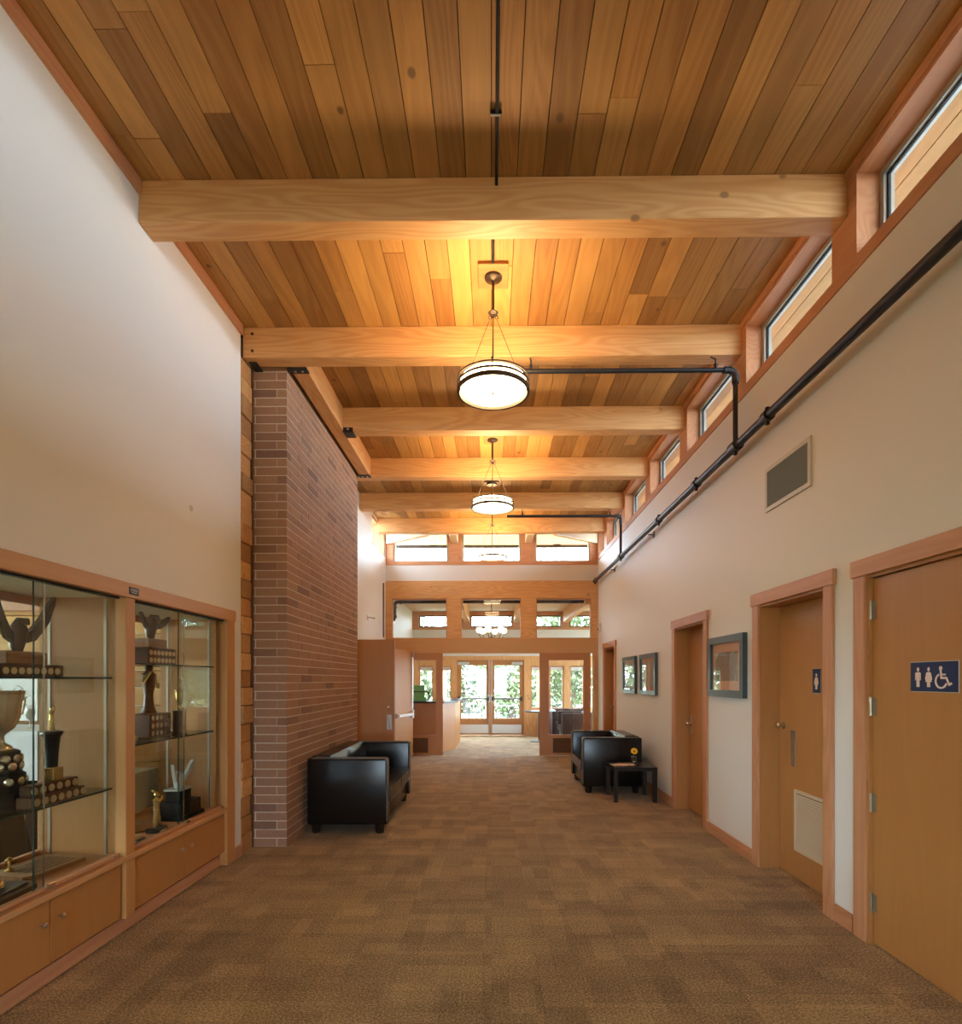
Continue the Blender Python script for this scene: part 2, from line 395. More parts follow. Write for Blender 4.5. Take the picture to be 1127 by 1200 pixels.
# ------------------------------------------------------------------ key dimensions (metres)
XL, XR = -2.20, 2.20            # hall wall faces
ZC = 4.65                       # underside of the ceiling boards
YB = [3.46 + 1.455*k for k in range(-4, 6)]       # near faces of the ceiling beams
BT, BD = .155, .268             # beam thickness and depth
YE = 11.60                      # partition at the end of the hall
YF = 15.50                      # glazed wall of the lobby
ZLC = 3.46                      # lobby ceiling

# ================================================================== STRUCTURE
# ---- floor with carpet tiles
fl = S('floor', MB().box(-2.36, 5.25, -3.6, YF+.15, -.2, -.012), 'carpet', 'brown carpeted floor running down the hall into the lobby', 'floor')
TS = .49
tile_me = mesh_of('carpet_tile', MB().box(-TS/2+.0008, TS/2-.0008, -TS/2+.0008, TS/2-.0008, 0, .012), 'carpet')
for i in range(9):
    for j in range(24):
        x = -2.205 + TS/2 + i*TS; y = .3 + TS/2 + j*TS
        o = share('carpet_tile', tile_me, Vector((x, y, -.012)) - WLOC['floor'], fl)
S('floor_lobby', MB().box(-2.36, 5.2, .3+24*TS+.001, YF+.15, -.012, 0), 'carpet', 'carpet of the lobby floor beyond the wooden partition', 'floor')
S('floor_near', MB().box(-2.36, 2.36, -3.6, .299, -.012, 0), 'carpet', 'hall carpet behind the viewpoint', 'floor')

# ---- ceiling boards (each its own part) under a dark deck
ce = S('ceiling', MB().box(XL-.35, 3.7, -3.8, 12.95, ZC+.022, ZC+.16), 'dark_void', 'cedar board ceiling between the light beams', 'ceiling')
PW = .1585
def lay_boards(name, parent, mat, x0, nrow, y0, y1, z, lmin, lmax, pw=PW, th=.02, gap=.005):
    meshes = {}
    for i in range(nrow):
        y = y0 - random.random()*lmax*.7
        while y < y1:
            L = random.choice([lmin, (lmin+lmax)/2, lmax, lmin*1.3])
            a, b = max(y, y0), min(y+L, y1)
            y += L
            if b - a < .12: continue
            key = round(b-a, 3)
            if key not in meshes:
                h = (b-a)/2 - .0015
                meshes[key] = mesh_of(name, MB().box(-pw/2+gap/2, pw/2-gap/2, -h, h, 0, th), mat)
            jit = random.uniform(-.0015, .0025)
            share(name, meshes[key], Vector((x0+pw*(i+.5), (a+b)/2, z-jit)) - WLOC[parent.name], parent)
lay_boards('ceiling_board', ce, 'cedar_y', XL-.02, 28, 1.3, YE+.16, ZC, 1.9, 3.4)
lay_boards('eave_board', ce, 'paint_white', XL-.02, 28, YE+.165, YE+1.3, ZC, 1.2, 1.2)
obj('soffit_panel', MB().box(XL-.35, XL-.16, 4.0, YE+1.3, ZC, ZC+.02), 'cedar_y', ce)
lay_boards('soffit_board', ce, 'cedar_y', XR+.20, 7, 1.3, YE+1.3, ZC, 3.0, 4.6, pw=.168)
obj('ceiling_panel', MB().box(XL-.02, 3.6, -3.6, 1.295, ZC, ZC+.02), 'cedar_y', ce)
obj('roof_fascia', MB().box(XL-.35, 3.74, YE+1.31, YE+1.36, ZC-.06, ZC+.16).box(3.70, 3.74, -3.8, YE+1.31, ZC-.06, ZC+.16), 'iron', ce)

# ---- right wall with door openings, clerestory above
DOORS = [   # opening y0, y1, recess of the leaf, kind
    (2.375, 3.295, .018, 'near'), (3.705, 4.605, .15, 'women'), (5.795, 6.695, .15, 'plain'), (9.985, 10.885, .15, 'far')]
DH = 2.145
S('wall_right', MB().grid_wall('x', XR, XR+.2, -3.6, YE, 0, 4.0, [(d[0], d[1], -1, DH) for d in DOORS]), 'paint', 'cream painted right wall with a row of doors', 'wall')
holes = []
edges = [-3.5] + YB + [YE]
for k in range(len(edges)-1):
    y0 = edges[k] + (BT + .005 if k else .1); y1 = edges[k+1] - .085
    holes.append((y0, y1, 4.085, 4.575))
cl = S('trim_1', MB().grid_wall('x', XR-.012, XR+.2, -3.6, YE, 4.0, ZC, holes), 'trim_y', 'reddish fir band of posts and sill framing the right clerestory windows', 'trim')
NAMES_W = ['first', 'second', 'third', 'fourth', 'fifth', 'sixth', 'seventh', 'eighth', 'ninth', 'tenth', 'eleventh']
vis = 0
for k, h in enumerate(holes):
    y0, y1, z0, z1 = h
    near = y1 < 2.2
    if near: lab = 'clerestory window over the hall behind the viewpoint'
    else: lab = 'right clerestory window, %s from the front of the view' % NAMES_W[vis]; vis += 1
    wd = structure('window_%d' % (k+1), lab, 'window', (XR+.16, (y0+y1)/2, z0))
    xa, xb, t = XR+.125, XR+.19, .035
    obj('window_frame', MB().box(xa, xb, y0, y1, z0, z0+t).box(xa, xb, y0, y1, z1-t, z1).box(xa, xb, y0, y0+t, z0+t, z1-t).box(xa, xb, y1-t, y1, z0+t, z1-t), 'aluminium', wd)
    obj('gasket', MB().box(xa+.02, xa+.035, y0+t, y1-t, z0+t, z0+t+.012).box(xa+.02, xa+.035, y0+t, y1-t, z1-t-.012, z1-t)
        .box(xa+.02, xa+.035, y0+t, y0+t+.012, z0+t+.012, z1-t-.012).box(xa+.02, xa+.035, y1-t-.012, y1-t, z0+t+.012, z1-t-.012), 'rubber', wd)
    obj('pane', MB().box(xa+.024, xa+.03, y0+t, y1-t, z0+t, z1-t), 'glass', wd)
    portal((XR+.2, (y0+y1)/2, (z0+z1)/2), ROT_IN['-x'], z1-z0, y1-y0)
# thin shadow line moulding along the top of the band and beads round the openings
S('trim_2', MB().box(XR-.03, XR-.012, -3.5, YE, ZC-.055, ZC-.002), 'trim_y', 'thin fir moulding where the right clerestory meets the ceiling', 'trim')

# ---- baseboards on the right wall
segs = [(-3.5, 2.26), (3.41, 3.60), (4.71, 5.69), (6.80, 9.88), (10.99, YE-.02)]
for i, (a, b) in enumerate(segs):
    S('baseboard_right' if i == 0 else 'baseboard_right_%d' % (i+1), MB().box(XR-.016, XR, a, b, 0, .105), 'trim_y',
      ['fir baseboard behind the viewpoint', 'short fir baseboard between the two nearest doors', 'fir baseboard under the large framed picture', 'fir baseboard behind the armchair and side table', 'fir baseboard in the far right corner'][i], 'baseboard')

# ---- doors in the right wall
def slats(x0, x1, y0, y1, z0, z1, n, name, mat, parent):
    p = (z1-z0)/n
    mbp = MB().prism([(-.002, 0), (.010, p*.62), (.013, p*.62), (.001, 0)], lambda u, v, d: (u, d, v), -(y1-y0)/2, (y1-y0)/2)
    me = mesh_of(name, mbp, mat)
    for i in range(n): share(name, me, Vector((x0, (y0+y1)/2, z0+i*p)) - WLOC[parent.name], parent)
for n, (y0, y1, rec, kind) in enumerate(DOORS):
    lab = {'near': 'flush fir door with navy restroom sign, nearest on the right', 'women': "recessed fir door with louvered vent and small sign", 'plain': 'recessed plain fir door left of the large framed picture', 'far': 'narrow looking fir door at the far end of the right wall'}[kind]
    d = structure('door_%d' % (n+1), lab, 'door', (XR, (y0+y1)/2, 0))
    tw, tp = .10, .022
    obj('casing', MB().bbox(XR-tp, XR, y1, y1+tw, 0, DH, .003), 'trim_z', d)
    obj('casing', MB().bbox(XR-tp, XR, y0-tw, y0, 0, DH, .003), 'trim_z', d)
    obj('head_casing', MB().bbox(XR-tp-.006, XR, y0-tw-.018, y1+tw+.018, DH, DH+.10, .003), 'trim_y', d)
    jt = .018
    xr = XR + .195
    obj('jamb', MB().box(XR-.004, xr, y1-jt, y1, 0, DH).box(XR-.004, xr, y0, y0+jt, 0, DH).box(XR-.004, xr, y0+jt, y1-jt, DH-jt, DH), 'veneer_z', d)
    xa = XR + rec
    leaf = obj('door_leaf', MB().bbox(xa, xa+.042, y0+jt+.003, y1-jt-.003, .006, DH-jt-.004, .002), 'veneer_z', d)
    obj('door_backing', MB().box(xa+.05, XR+.22, y0-.02 if False else y0+jt, y1-jt, 0, DH-jt), 'dark_void', d)  # added dark block, stops daylight leaking in round the leaf
    obj('threshold', MB().box(XR-.004, xa+.05, y0+jt, y1-jt, -.011, .001), 'carpet', d)
    if kind == 'near':
        for z in (.24, .82, 1.38, 1.94):
            obj('hinge', MB().tube([(xa-.012, y1-jt, z-.055), (xa-.012, y1-jt, z+.055)], .0085, 10).box(xa-.006, xa+.002, y1-jt-.032, y1-jt, z-.05, z+.05), 'hinge_brass', d, smooth=True)
        pl = obj('push_plate', MB().bbox(xa-.004, xa, 2.49, 2.585, .97, 1.17, .0015), 'nickel', d)
    else:
        ky = y1-jt-.07
        obj('knob', MB().lathe([(.03, 0), (.03, .006), (.011, .01), (.011, .03), (.026, .04), (.029, .052), (.02, .064), (.003, .066)], n=16)
            .xform(Matrix.Translation((xa, ky, 1.02 if kind != 'women' else 1.17)) @ Matrix.Rotation(R(-90), 4, 'Y')), 'chrome', d, smooth=True)
        if kind == 'women':
            pl = obj('pull_plate', MB().bbox(xa-.003, xa, ky-.17, ky-.10, .86, 1.14, .001), 'nickel', d)
            lo = obj('louver_vent', MB().box(xa-.012, xa, 3.76, 4.35, .22, .245).box(xa-.012, xa, 3.76, 4.35, .665, .69).box(xa-.012, xa, 3.76, 3.785, .245, .665).box(xa-.012, xa, 4.325, 4.35, .245, .665), 'louver', d)
            obj('vent_back', MB().box(xa-.001, xa-.0002, 3.785, 4.325, .245, .665), 'dark_void', lo)
            slats(xa-.014, xa, 3.785, 4.325, .247, .663, 22, 'louver_slat', 'louver', lo)
        else:
            obj('latch_plate', MB().bbox(xa-.003, xa, ky-.03, ky+.03, .90, 1.12, .001), 'nickel', d)

# ---- left wall
S('wall_left', MB().grid_wall('x', XL-.15, XL, -3.6, 4.88, 0, ZC, [(2.10, 4.735, -1, 2.12)]), 'paint', 'tall cream left wall above the trophy case', 'wall')
S('wall_left_far', MB().grid_wall('x', XL-.15, XL, 7.86, YE, 0, ZC, [(8.33, 9.20, -1, 2.15), (10.25, YE-.06, 4.06, 4.6)]), 'paint', 'cream left wall beyond the brick chimney', 'wall')
S('trim_3', MB().box(XL, XL+.02, -3.5, 3.455, ZC-.09, ZC-.002).box(XL, XL+.02, 3.625, 4.88, ZC-.09, ZC-.002), 'trim_y', 'thin fir trim along the top of the left wall', 'trim')
S('baseboard_left', MB().box(XL, XL+.016, 4.745, 4.875, 0, .10), 'trim_y', 'short fir baseboard between trophy case and log wall', 'baseboard')
wd = structure('window_12', 'clerestory window high on the far left wall', 'window', (XL-.1, 10.9, 4.06))
obj('window_frame', MB().grid_wall('x', XL-.13, XL-.02, 10.25, YE-.06, 4.06, 4.6, [(10.29, 10.88, 4.1, 4.56), (10.92, YE-.10, 4.1, 4.56)]), 'trim_z', wd)
obj('pane', MB().box(XL-.09, XL-.084, 10.29, 10.88, 4.1, 4.56), 'glass', wd); obj('pane', MB().box(XL-.09, XL-.084, 10.92, YE-.10, 4.1, 4.56), 'glass', wd)
portal((XL-.16, 10.9, 4.33), ROT_IN['+x'], .54, 1.3)
# small box added behind the open leaf to keep out daylight
S('wall_closet', MB().box(-3.3, XL-.15, 8.2, 8.26, 0, 2.4).box(-3.3, XL-.15, 9.27, 9.33, 0, 2.4).box(-3.36, -3.3, 8.2, 9.33, 0, 2.4).box(-3.36, XL-.15, 8.2, 9.33, 2.4, 2.46).box(-3.36, XL-.15, 8.2, 9.33, -.1, 0), 'paint', 'small cream closet behind the open door beside the chimney', 'wall')
S('trim_4', MB().box(XL, XL+.02, 11.28, 11.33, 2.4, 3.5), 'walnut_y', 'narrow dark timber strip on the far left wall', 'trim')

# ---- back wall of the hall (behind the viewpoint) with a window added for daylight
S('wall_back', MB().grid_wall('y', -3.75, -3.6, XL-.15, XR+.2, 0, ZC, [(-1.0, 1.0, .02, 2.3)]), 'paint', 'hall end wall behind the viewpoint with a large window', 'wall')
wd = structure('window_13', 'glazed door window in the wall behind the viewpoint', 'window', (0, -3.68, .02))
obj('window_frame', MB().grid_wall('y', -3.72, -3.63, -1.0, 1.0, .02, 2.3, [(-.92, -.04, .3, 2.2), (.04, .92, .3, 2.2)]), 'fir_z', wd)
for a, b in ((-.92, -.04), (.04, .92)): obj('pane', MB().box(a, b, -3.68, -3.674, .3, 2.2), 'glass', wd)
portal((0, -3.78, 1.2), ROT_IN['+y'], 2.0, 2.3)

# ---- log wall: each log shows its sawn end in the hall and its face in the dining room
lw = structure('wall_log', 'wall of stacked squared logs with their sawn ends showing beside the brick', 'wall', (-5, 5, 0))
z = 0; i = 0
while z < 4.30:
    hgt = random.uniform(.150, .176); e = random.uniform(-.012, .014); yy = random.uniform(-.008, .008)
    top = min(z+hgt-.006, 4.37)
    obj('log', MB().bbox(-8.0, XL+.006+e, 4.885+yy, 5.085+yy, z, top, .006), 'log_x', lw); z += hgt; i += 1
obj('corner_board', MB().box(XL-.012, XL+.012, 5.095, 5.118, 0, 4.37), 'walnut_y', lw)

# ---- brick chimney
ch = thing('brick_chimney', 'tall red brown brick chimney rising to the ceiling behind the black loveseat', 'chimney', (-2.5, 6.48, 0), kind=None)
CX0, CX1, CY0, CY1 = -3.0, -1.885, 5.125, 7.84
obj('mortar', MB().box(CX0, CX1-.003, CY0+.003, CY1-.003, 0, ZC-.004), 'mortar', ch)
CH, JN, BL = .0795, .0095, .305
bricks = []
def brick(x0, x1, y0, y1, z): bricks.append((x0, x1, y0, y1, z))
ncourse = int((ZC-.01)/CH)
for c in range(ncourse):
    z = c*CH + .003
    if c % 2 == 0:
        brick(CX0, -2.235, CY0, CY0+.09, z); brick(-2.225, CX1-.095, CY0, CY0+.09, z); y = CY0
    else:
        brick(CX0, -2.18, CY0, CY0+.09, z); brick(-2.17, CX1, CY0, CY0+.09, z); y = CY0+.0995
    while y < CY1-.02:
        e = min(y+BL-JN, CY1); brick(CX1-.09, CX1, y, e, z); y += BL
vis_b = [b for b in bricks if b[1] > -2.2]
vis_b.sort(key=lambda b: (b[2]+b[3])/2 if b[2] > CY0 + .01 else 0)
own, rest = vis_b[:300], vis_b[300:] + [b for b in bricks if b[1] <= -2.2]
bme = {}
for (x0, x1, y0, y1, z) in own:
    key = (round(x1-x0, 3), round(y1-y0, 3))
    if key not in bme: bme[key] = mesh_of('brick', MB().box(-(x1-x0)/2, (x1-x0)/2, -(y1-y0)/2, (y1-y0)/2, 0, CH-JN), 'brick')
    j = random.uniform(-.0015, .0015)
    share('brick', bme[key], Vector(((x0+x1)/2+j, (y0+y1)/2+j, z)) - WLOC[ch.name], ch)
mbr = MB()
for (x0, x1, y0, y1, z) in rest: mbr.box(x0, x1, y0, y1, z, z+CH-JN)
o = obj('far_bricks', mbr, 'brick', ch); o['kind'] = 'stuff'

S('wall_chimney', MB().box(-3.15, -3.03, 4.9, 8.15, 0, ZC).box(-3.15, XL-.3, 4.88, 8.15, ZC, ZC+.15).box(-3.03, XL-.15, 7.86, 8.15, 0, ZC).box(-3.03, XL-.02, 4.881, 4.914, 4.375, ZC).box(-3.03, XL-.02, 5.072, 5.12, 4.375, ZC), 'paint', 'outer wall closing the niche behind the brick chimney', 'wall')  # added unseen wall, blocks sun leaking through the gaps beside the chimney
# ---- end partition and end clerestory
ew = S('wall_end', MB().box(XL, XR, YE, YE+.15, 3.59, 3.92), 'paint', 'cream band between the two rows of end windows', 'wall')
XW = [(-2.05, -.90), (-.62, .61), (.90, 2.05)]
S('trim_5', MB().grid_wall('y', YE-.01, YE+.15, XL, XR, 3.92, ZC, [(a, b, 4.0, 4.6) for a, b in XW]), 'trim_x', 'reddish fir framing of the end clerestory windows', 'trim')
for i, (a, b) in enumerate(XW):
    wd = structure('window_%d' % (14+i), ['left', 'middle', 'right'][i] + ' window of the bright clerestory row above the far partition', 'window', ((a+b)/2, YE+.1, 4.0))
    obj('window_frame', MB().grid_wall('y', YE+.06, YE+.13, a, b, 4.0, 4.6, [(a+.04, b-.04, 4.03, 4.565)]), 'aluminium', wd)
    obj('pane', MB().box(a+.04, b-.04, YE+.09, YE+.096, 4.03, 4.565), 'glass', wd)
    portal(((a+b)/2, YE+.16, 4.3), ROT_IN['-y'], b-a, .6)
XT = [(-2.07, -.93), (-.63, .61), (.92, 2.06)]
S('trim_6', MB().grid_wall('y', YE-.03, YE+.12, XL, XR, 2.40, 3.59, [(a, b, 2.40, 3.225) for a, b in XT]), 'fir_x', 'fir header and posts around the transom windows of the partition', 'trim')
S('wall_partition', MB().grid_wall('y', YE-.03, YE+.12, XL, XR, 0, 2.40, [(-2.03, 2.10, -1, 2.09)]), 'case_x', 'fir veneer partition above the open lobby entrance', 'wall')
for i, (a, b) in enumerate(XT):
    wd = structure('window_%d' % (17+i), ['left', 'middle', 'right'][i] + ' transom window of the wooden partition', 'window', ((a+b)/2, YE+.04, 2.40))
    obj('window_frame', MB().grid_wall('y', YE, YE+.09, a, b, 2.40, 3.225, [(a+.015, b-.015, 2.412, 3.205)]), 'trim_x', wd)
    obj('pane', MB().box(a+.015, b-.015, YE+.04, YE+.046, 2.412, 3.205), 'glass', wd)
# two wide glazed leaves standing in the partition
def glazed_leaf(name, x0, x1, y, label):
    d = structure(name, label, 'door', ((x0+x1)/2, y, 0))
    obj('leaf_frame', MB().grid_wall('y', y-.022, y+.022, x0, x1, .01, 2.085, [(x0+.19, x1-.14, .43, 1.935)]), 'veneer_z', d)
    xa, xb = x0+.19, x1-.14
    obj('glazing_bead', MB().grid_wall('y', y-.028, y-.022, xa-.015, xb+.015, .415, 1.95, [(xa, xb, .43, 1.935)]), 'trim_z', d)
    obj('pane', MB().box(xa, xb, y-.003, y+.003, .43, 1.935), 'glass', d)
    g = obj('grille', MB().box(x0+.27, x1-.30, y-.026, y-.022, .06, .36), 'bronze', d)
    p = .3/9; me = mesh_of('grille_slat', MB().prism([(-.012, 0), (0, p*.9), (.003, p*.9), (-.009, 0)], lambda u, v, q: (q, u, v), -(x1-x0-.6)/2, (x1-x0-.6)/2), 'walnut_y')
    for i in range(9): share('grille_slat', me, Vector(((x0+x1)/2-.015, y-.026, .062+i*p)) - WLOC[g.name], g)
glazed_leaf('door_5', .97, 2.0, YE-.25, 'glazed fir door leaf with low grille right of the lobby entrance')
glazed_leaf('door_6', -2.0, -.99, YE-.25, 'glazed fir door leaf with low grille left of the lobby entrance')

# solid leaf with push bar standing open in front of the left glazed leaf
d = structure('door_7', 'narrow seen fir door leaf with white push bar in front of the far partition', 'door', (-1.60, 11.22, 0))
d.rotation_euler = (0, 0, math.atan2(10.42-11.22, -1.82+1.60))
L7 = math.hypot(.22, .80)
obj('door_leaf', MB().bbox(0, L7, -.021, .021, .012, 2.12, .002), 'veneer_z', d, local=True)
obj('push_bar', MB().bbox(.09, L7-.04, .05, .09, .83, .885, .006).box(.05, .13, .021, .07, .78, .94).box(L7-.1, L7-.02, .021, .06, .82, .9), 'white_plastic', d, local=True)
obj('latch_rod', MB().tube([(.06, .04, .94), (.06, .04, 2.05)], .012, 8).bbox(.025, .095, .021, .06, 2.0, 2.1, .004).bbox(.04, .08, .021, .05, 1.4, 1.43, .003), 'nickel', d, local=True)
# solid leaf, swung out square to the left wall, just past the chimney
d = structure('door_8', 'dark fir door swung open beyond the brick chimney', 'door', (XL+.02, 8.30, 0))
d.rotation_euler = (0, 0, R(1.0))
obj('door_leaf', MB().bbox(0, .735, -.021, .021, .012, 2.135, .002), 'veneer_z', d, local=True)
obj('lever_lock', MB().tube([(.66, -.021, 1.135), (.66, -.075, 1.135)], .012, 8).sphere((.66, -.08, 1.135), .022), 'chrome', d, local=True, smooth=True)
obj('pull_handle', MB().box(.625, .695, -.027, -.021, .80, 1.02).tube([(.66, -.027, .82), (.66, -.06, .83), (.66, -.06, .99), (.66, -.027, 1.0)], .008, 8), 'nickel', d, local=True)

# ---- beams
BLAB = {4: 'ceiling beam nearest the camera, broad pale fir', 5: 'second ceiling beam, resting over the log wall and chimney front', 6: 'third ceiling beam, hung from the chimney header', 7: 'fourth ceiling beam, at the far end of the chimney',
        8: 'fifth ceiling beam, just past the brick chimney', 9: 'sixth ceiling beam, farthest, in front of the clerestory windows'}
BEAMS = {}
for k, y in enumerate(YB):
    x0 = -1.70 if k == 6 else XL + .002
    lab = BLAB.get(k, 'fir ceiling beam over the hall behind the viewpoint')
    b = thing('ceiling_beam', lab, 'beam', (0, y+BT/2, ZC-BD), group=None if k in BLAB else 'beams behind the viewpoint')
    obj('timber', MB().bbox(x0, XR-.012, y, y+BT, ZC-BD, ZC-.001, .004), 'fir_x', b)
    BEAMS[k] = b
    if k >= 4:
        for sx in ((x0+.085,) if k == 5 else ()):
            for zz in (ZC-.06, ZC-.21):
                obj('bolt', MB().lathe([(.013, 0), (.013, .006), (.008, .009)], n=8).xform(Matrix.Translation((sx, y, zz)) @ Matrix.Rotation(R(90), 4, 'X')), 'bronze', b)
hb = thing('header_beam', 'fir header beam running lengthwise above the brick chimney face', 'beam', (-1.79, 6.4, ZC-BD))
obj('timber', MB().bbox(-1.842, -1.695, YB[5]+BT, YB[7]-.002, ZC-BD, ZC-.001, .004), 'fir_y', hb)
for (x0, x1, y0, y1) in ((-1.85, -1.685, YB[5]+BT-.0, YB[5]+BT+.09), (-1.85, -1.685, YB[7]-.092, YB[7]-.002)):
    br = obj('bracket', MB().box(x0, x1, y0, y1, ZC-BD-.012, ZC-BD-.001).box(x0, x0+.008, y0, y1, ZC-BD-.001, ZC-BD+.12), 'iron', hb)
    for xx in (x0+.05, x1-.05): obj('bracket_bolt', MB().lathe([(.012, -.008), (.012, 0)], ((xx), (y0+y1)/2, ZC-BD-.012), 8), 'nickel', br)
br = obj('bracket', MB().box(-1.700, -1.585, YB[6]-.006, YB[6]+BT+.006, ZC-BD-.012, ZC-BD-.001).box(-1.700, -1.585, YB[6]-.008, YB[6]-.001, ZC-BD-.012, ZC-BD+.035), 'iron', hb)
obj('bracket_bolt', MB().lathe([(.012, 0), (.012, .008)], n=8).xform(Matrix.Translation((-1.64, YB[6]-.008, ZC-BD+.015)) @ Matrix.Rotation(R(90), 4, 'X')), 'nickel', br)
bp = obj('bearing_plate', MB().box(XL+.03, XL+.10, YB[5]+.06, YB[5]+BT+.05, ZC-BD-.016, ZC-BD-.004), 'iron', BEAMS[5])
# hip and stub beams in the last bay
for s, lab in ((-1, 'left'), (1, 'right')):
    a = Vector((s*2.15, YE-.02, 0)); c = Vector((s*1.25, YB[9]+BT, 0)); t = (c-a).normalized(); nrm = Vector((-t.y, t.x, 0))*.055
    P = [a+nrm, c+nrm, c-nrm, a-nrm]
    mbh = MB().add([(p.x, min(max(p.y, YB[9]+BT+.001), YE-.012), ZC-BD-.03) for p in P] + [(p.x, min(max(p.y, YB[9]+BT+.001), YE-.012), ZC-.001) for p in P], [(0,1,2,3),(7,6,5,4),(0,4,5,1),(1,5,6,2),(2,6,7,3),(3,7,4,0)])
    obj('hip_beam', mbh, 'pale_fir_y', None, 'diagonal fir hip beam in the far %s ceiling corner' % lab, 'beam', 'hip beams at the end wall')
    x = s*.76
    obj('stub_beam', MB().bbox(x-.07, x+.07, YB[9]+BT+.002, YE-.014, ZC-BD-.02, ZC-.001, .004), 'pale_fir_y', None, 'short fir beam at the post %s of the middle end window' % lab, 'beam', 'stub beams at the end wall')

# ================================================================== LOBBY
S('ceiling_lobby', MB().box(-2.4, 5.2, YE+.16, YF+1.2, ZLC, ZLC+.15), 'cedar_x', 'board ceiling of the lobby seen through the transoms', 'ceiling')
lcb = bpy.data.objects['ceiling_lobby']
y = YE+.2; me = mesh_of('ceiling_board', MB().box(-3.7, 3.7, -.075, .075, 0, .02), 'pale_cedar_x')
while y < YF:
    share('ceiling_board', me, Vector((1.35, y+.078, ZLC-.021)) - WLOC['ceiling_lobby'], lcb); y += .158
S('wall_lobby_left', MB().box(-2.35, XL, YE+.12, YF, 0, ZLC), 'paint', 'cream left wall of the lobby', 'wall')
S('wall_lobby_right', MB().grid_wall('x', 5.05, 5.2, YE, YF, 0, ZLC, [(12.0, 15.3, .3, 3.2)]), 'paint', 'right wall of the lobby with a wide window', 'wall')
S('wall_lobby_near', MB().box(XR+.2, 5.05, YE-.02, YE+.13, 0, ZLC+.15), 'paint', 'lobby wall backing onto the rooms right of the hall', 'wall')
wd = structure('window_20', 'wide window in the right wall of the lobby', 'window', (5.1, 13.6, .8))  # unseen window, added to brighten the lobby
obj('window_frame', MB().grid_wall('x', 5.08, 5.16, 12.0, 15.3, .3, 3.2, [(12.05, 13.57, .35, 3.15), (13.63, 15.25, .35, 3.15)]), 'fir_z', wd)
obj('pane', MB().box(5.12, 5.126, 12.05, 13.57, .35, 3.15), 'glass', wd); obj('pane', MB().box(5.12, 5.126, 13.63, 15.25, .35, 3.15), 'glass', wd)
portal((5.22, 13.65, 1.75), ROT_IN['-x'], 2.9, 3.3)
# far glazed wall
WIN_LO = [(-2.02, -1.62), (-1.40, -1.12), (1.08, 1.40), (1.60, 2.0), (2.16, 2.56), (2.72, 3.12), (3.28, 4.3)]
WIN_HI = [(-2.02, -.80), (-.58, .58), (.80, 1.93), (2.15, 3.28), (3.5, 4.6)]
DX = (-.97, .90)
S('wall_lobby_far', MB().grid_wall('y', YF, YF+.15, XL, 5.05, 2.20, ZLC, [(a, b, 3.0, 3.33) for a, b in WIN_HI]), 'paint', 'cream upper wall over the glazed lobby doors', 'wall')
S('trim_7', MB().grid_wall('y', YF-.01, YF+.15, XL, 5.05, 0, 2.20, [(a, b, .74, 1.93) for a, b in WIN_LO] + [(DX[0], DX[1], -1, 2.10)]), 'fir_z', 'fir panelling around the lobby doors and windows', 'trim')
S('trim_8', MB().grid_wall('y', YF-.02, YF-.001, XL, 5.05, 2.93, 3.42, [(a, b, 3.0, 3.33) for a, b in WIN_HI]), 'trim_x', 'dark fir frame strip of the lobby clerestory', 'trim')
for i, (a, b) in enumerate(WIN_LO + WIN_HI):
    z0, z1 = (.74, 1.93) if i < len(WIN_LO) else (3.0, 3.33)
    n = i if i < len(WIN_LO) else i-len(WIN_LO)
    wd = structure('window_%d' % (21+i), ('low window of the lobby, number %d from the left' if i < len(WIN_LO) else 'small high window of the lobby, number %d from the left') % (n+1), 'window', ((a+b)/2, YF+.07, z0))
    f = .035
    obj('window_frame', MB().grid_wall('y', YF+.03, YF+.11, a, b, z0, z1, [(a+f, b-f, z0+f, z1-f)]), 'trim_z' if i < len(WIN_LO) else 'walnut_y', wd)
    obj('pane', MB().box(a+f, b-f, YF+.06, YF+.066, z0+f, z1-f), 'glass', wd)
    if i < len(WIN_LO): obj('blind_box', MB().bbox(a+f, b-f, YF+.03, YF+.058, z1-.13, z1-f, .004), 'white_plastic', wd)
portal((-.03, YF+.17, 1.1), ROT_IN['-y'], 1.9, 2.0); portal((2.2, YF+.17, 1.35), ROT_IN['-y'], 2.6, 1.2); portal((1.3, YF+.17, 3.16), ROT_IN['-y'], 6.0, .33); portal((-1.6, YF+.17, 1.35), ROT_IN['-y'], 1.0, 1.2)
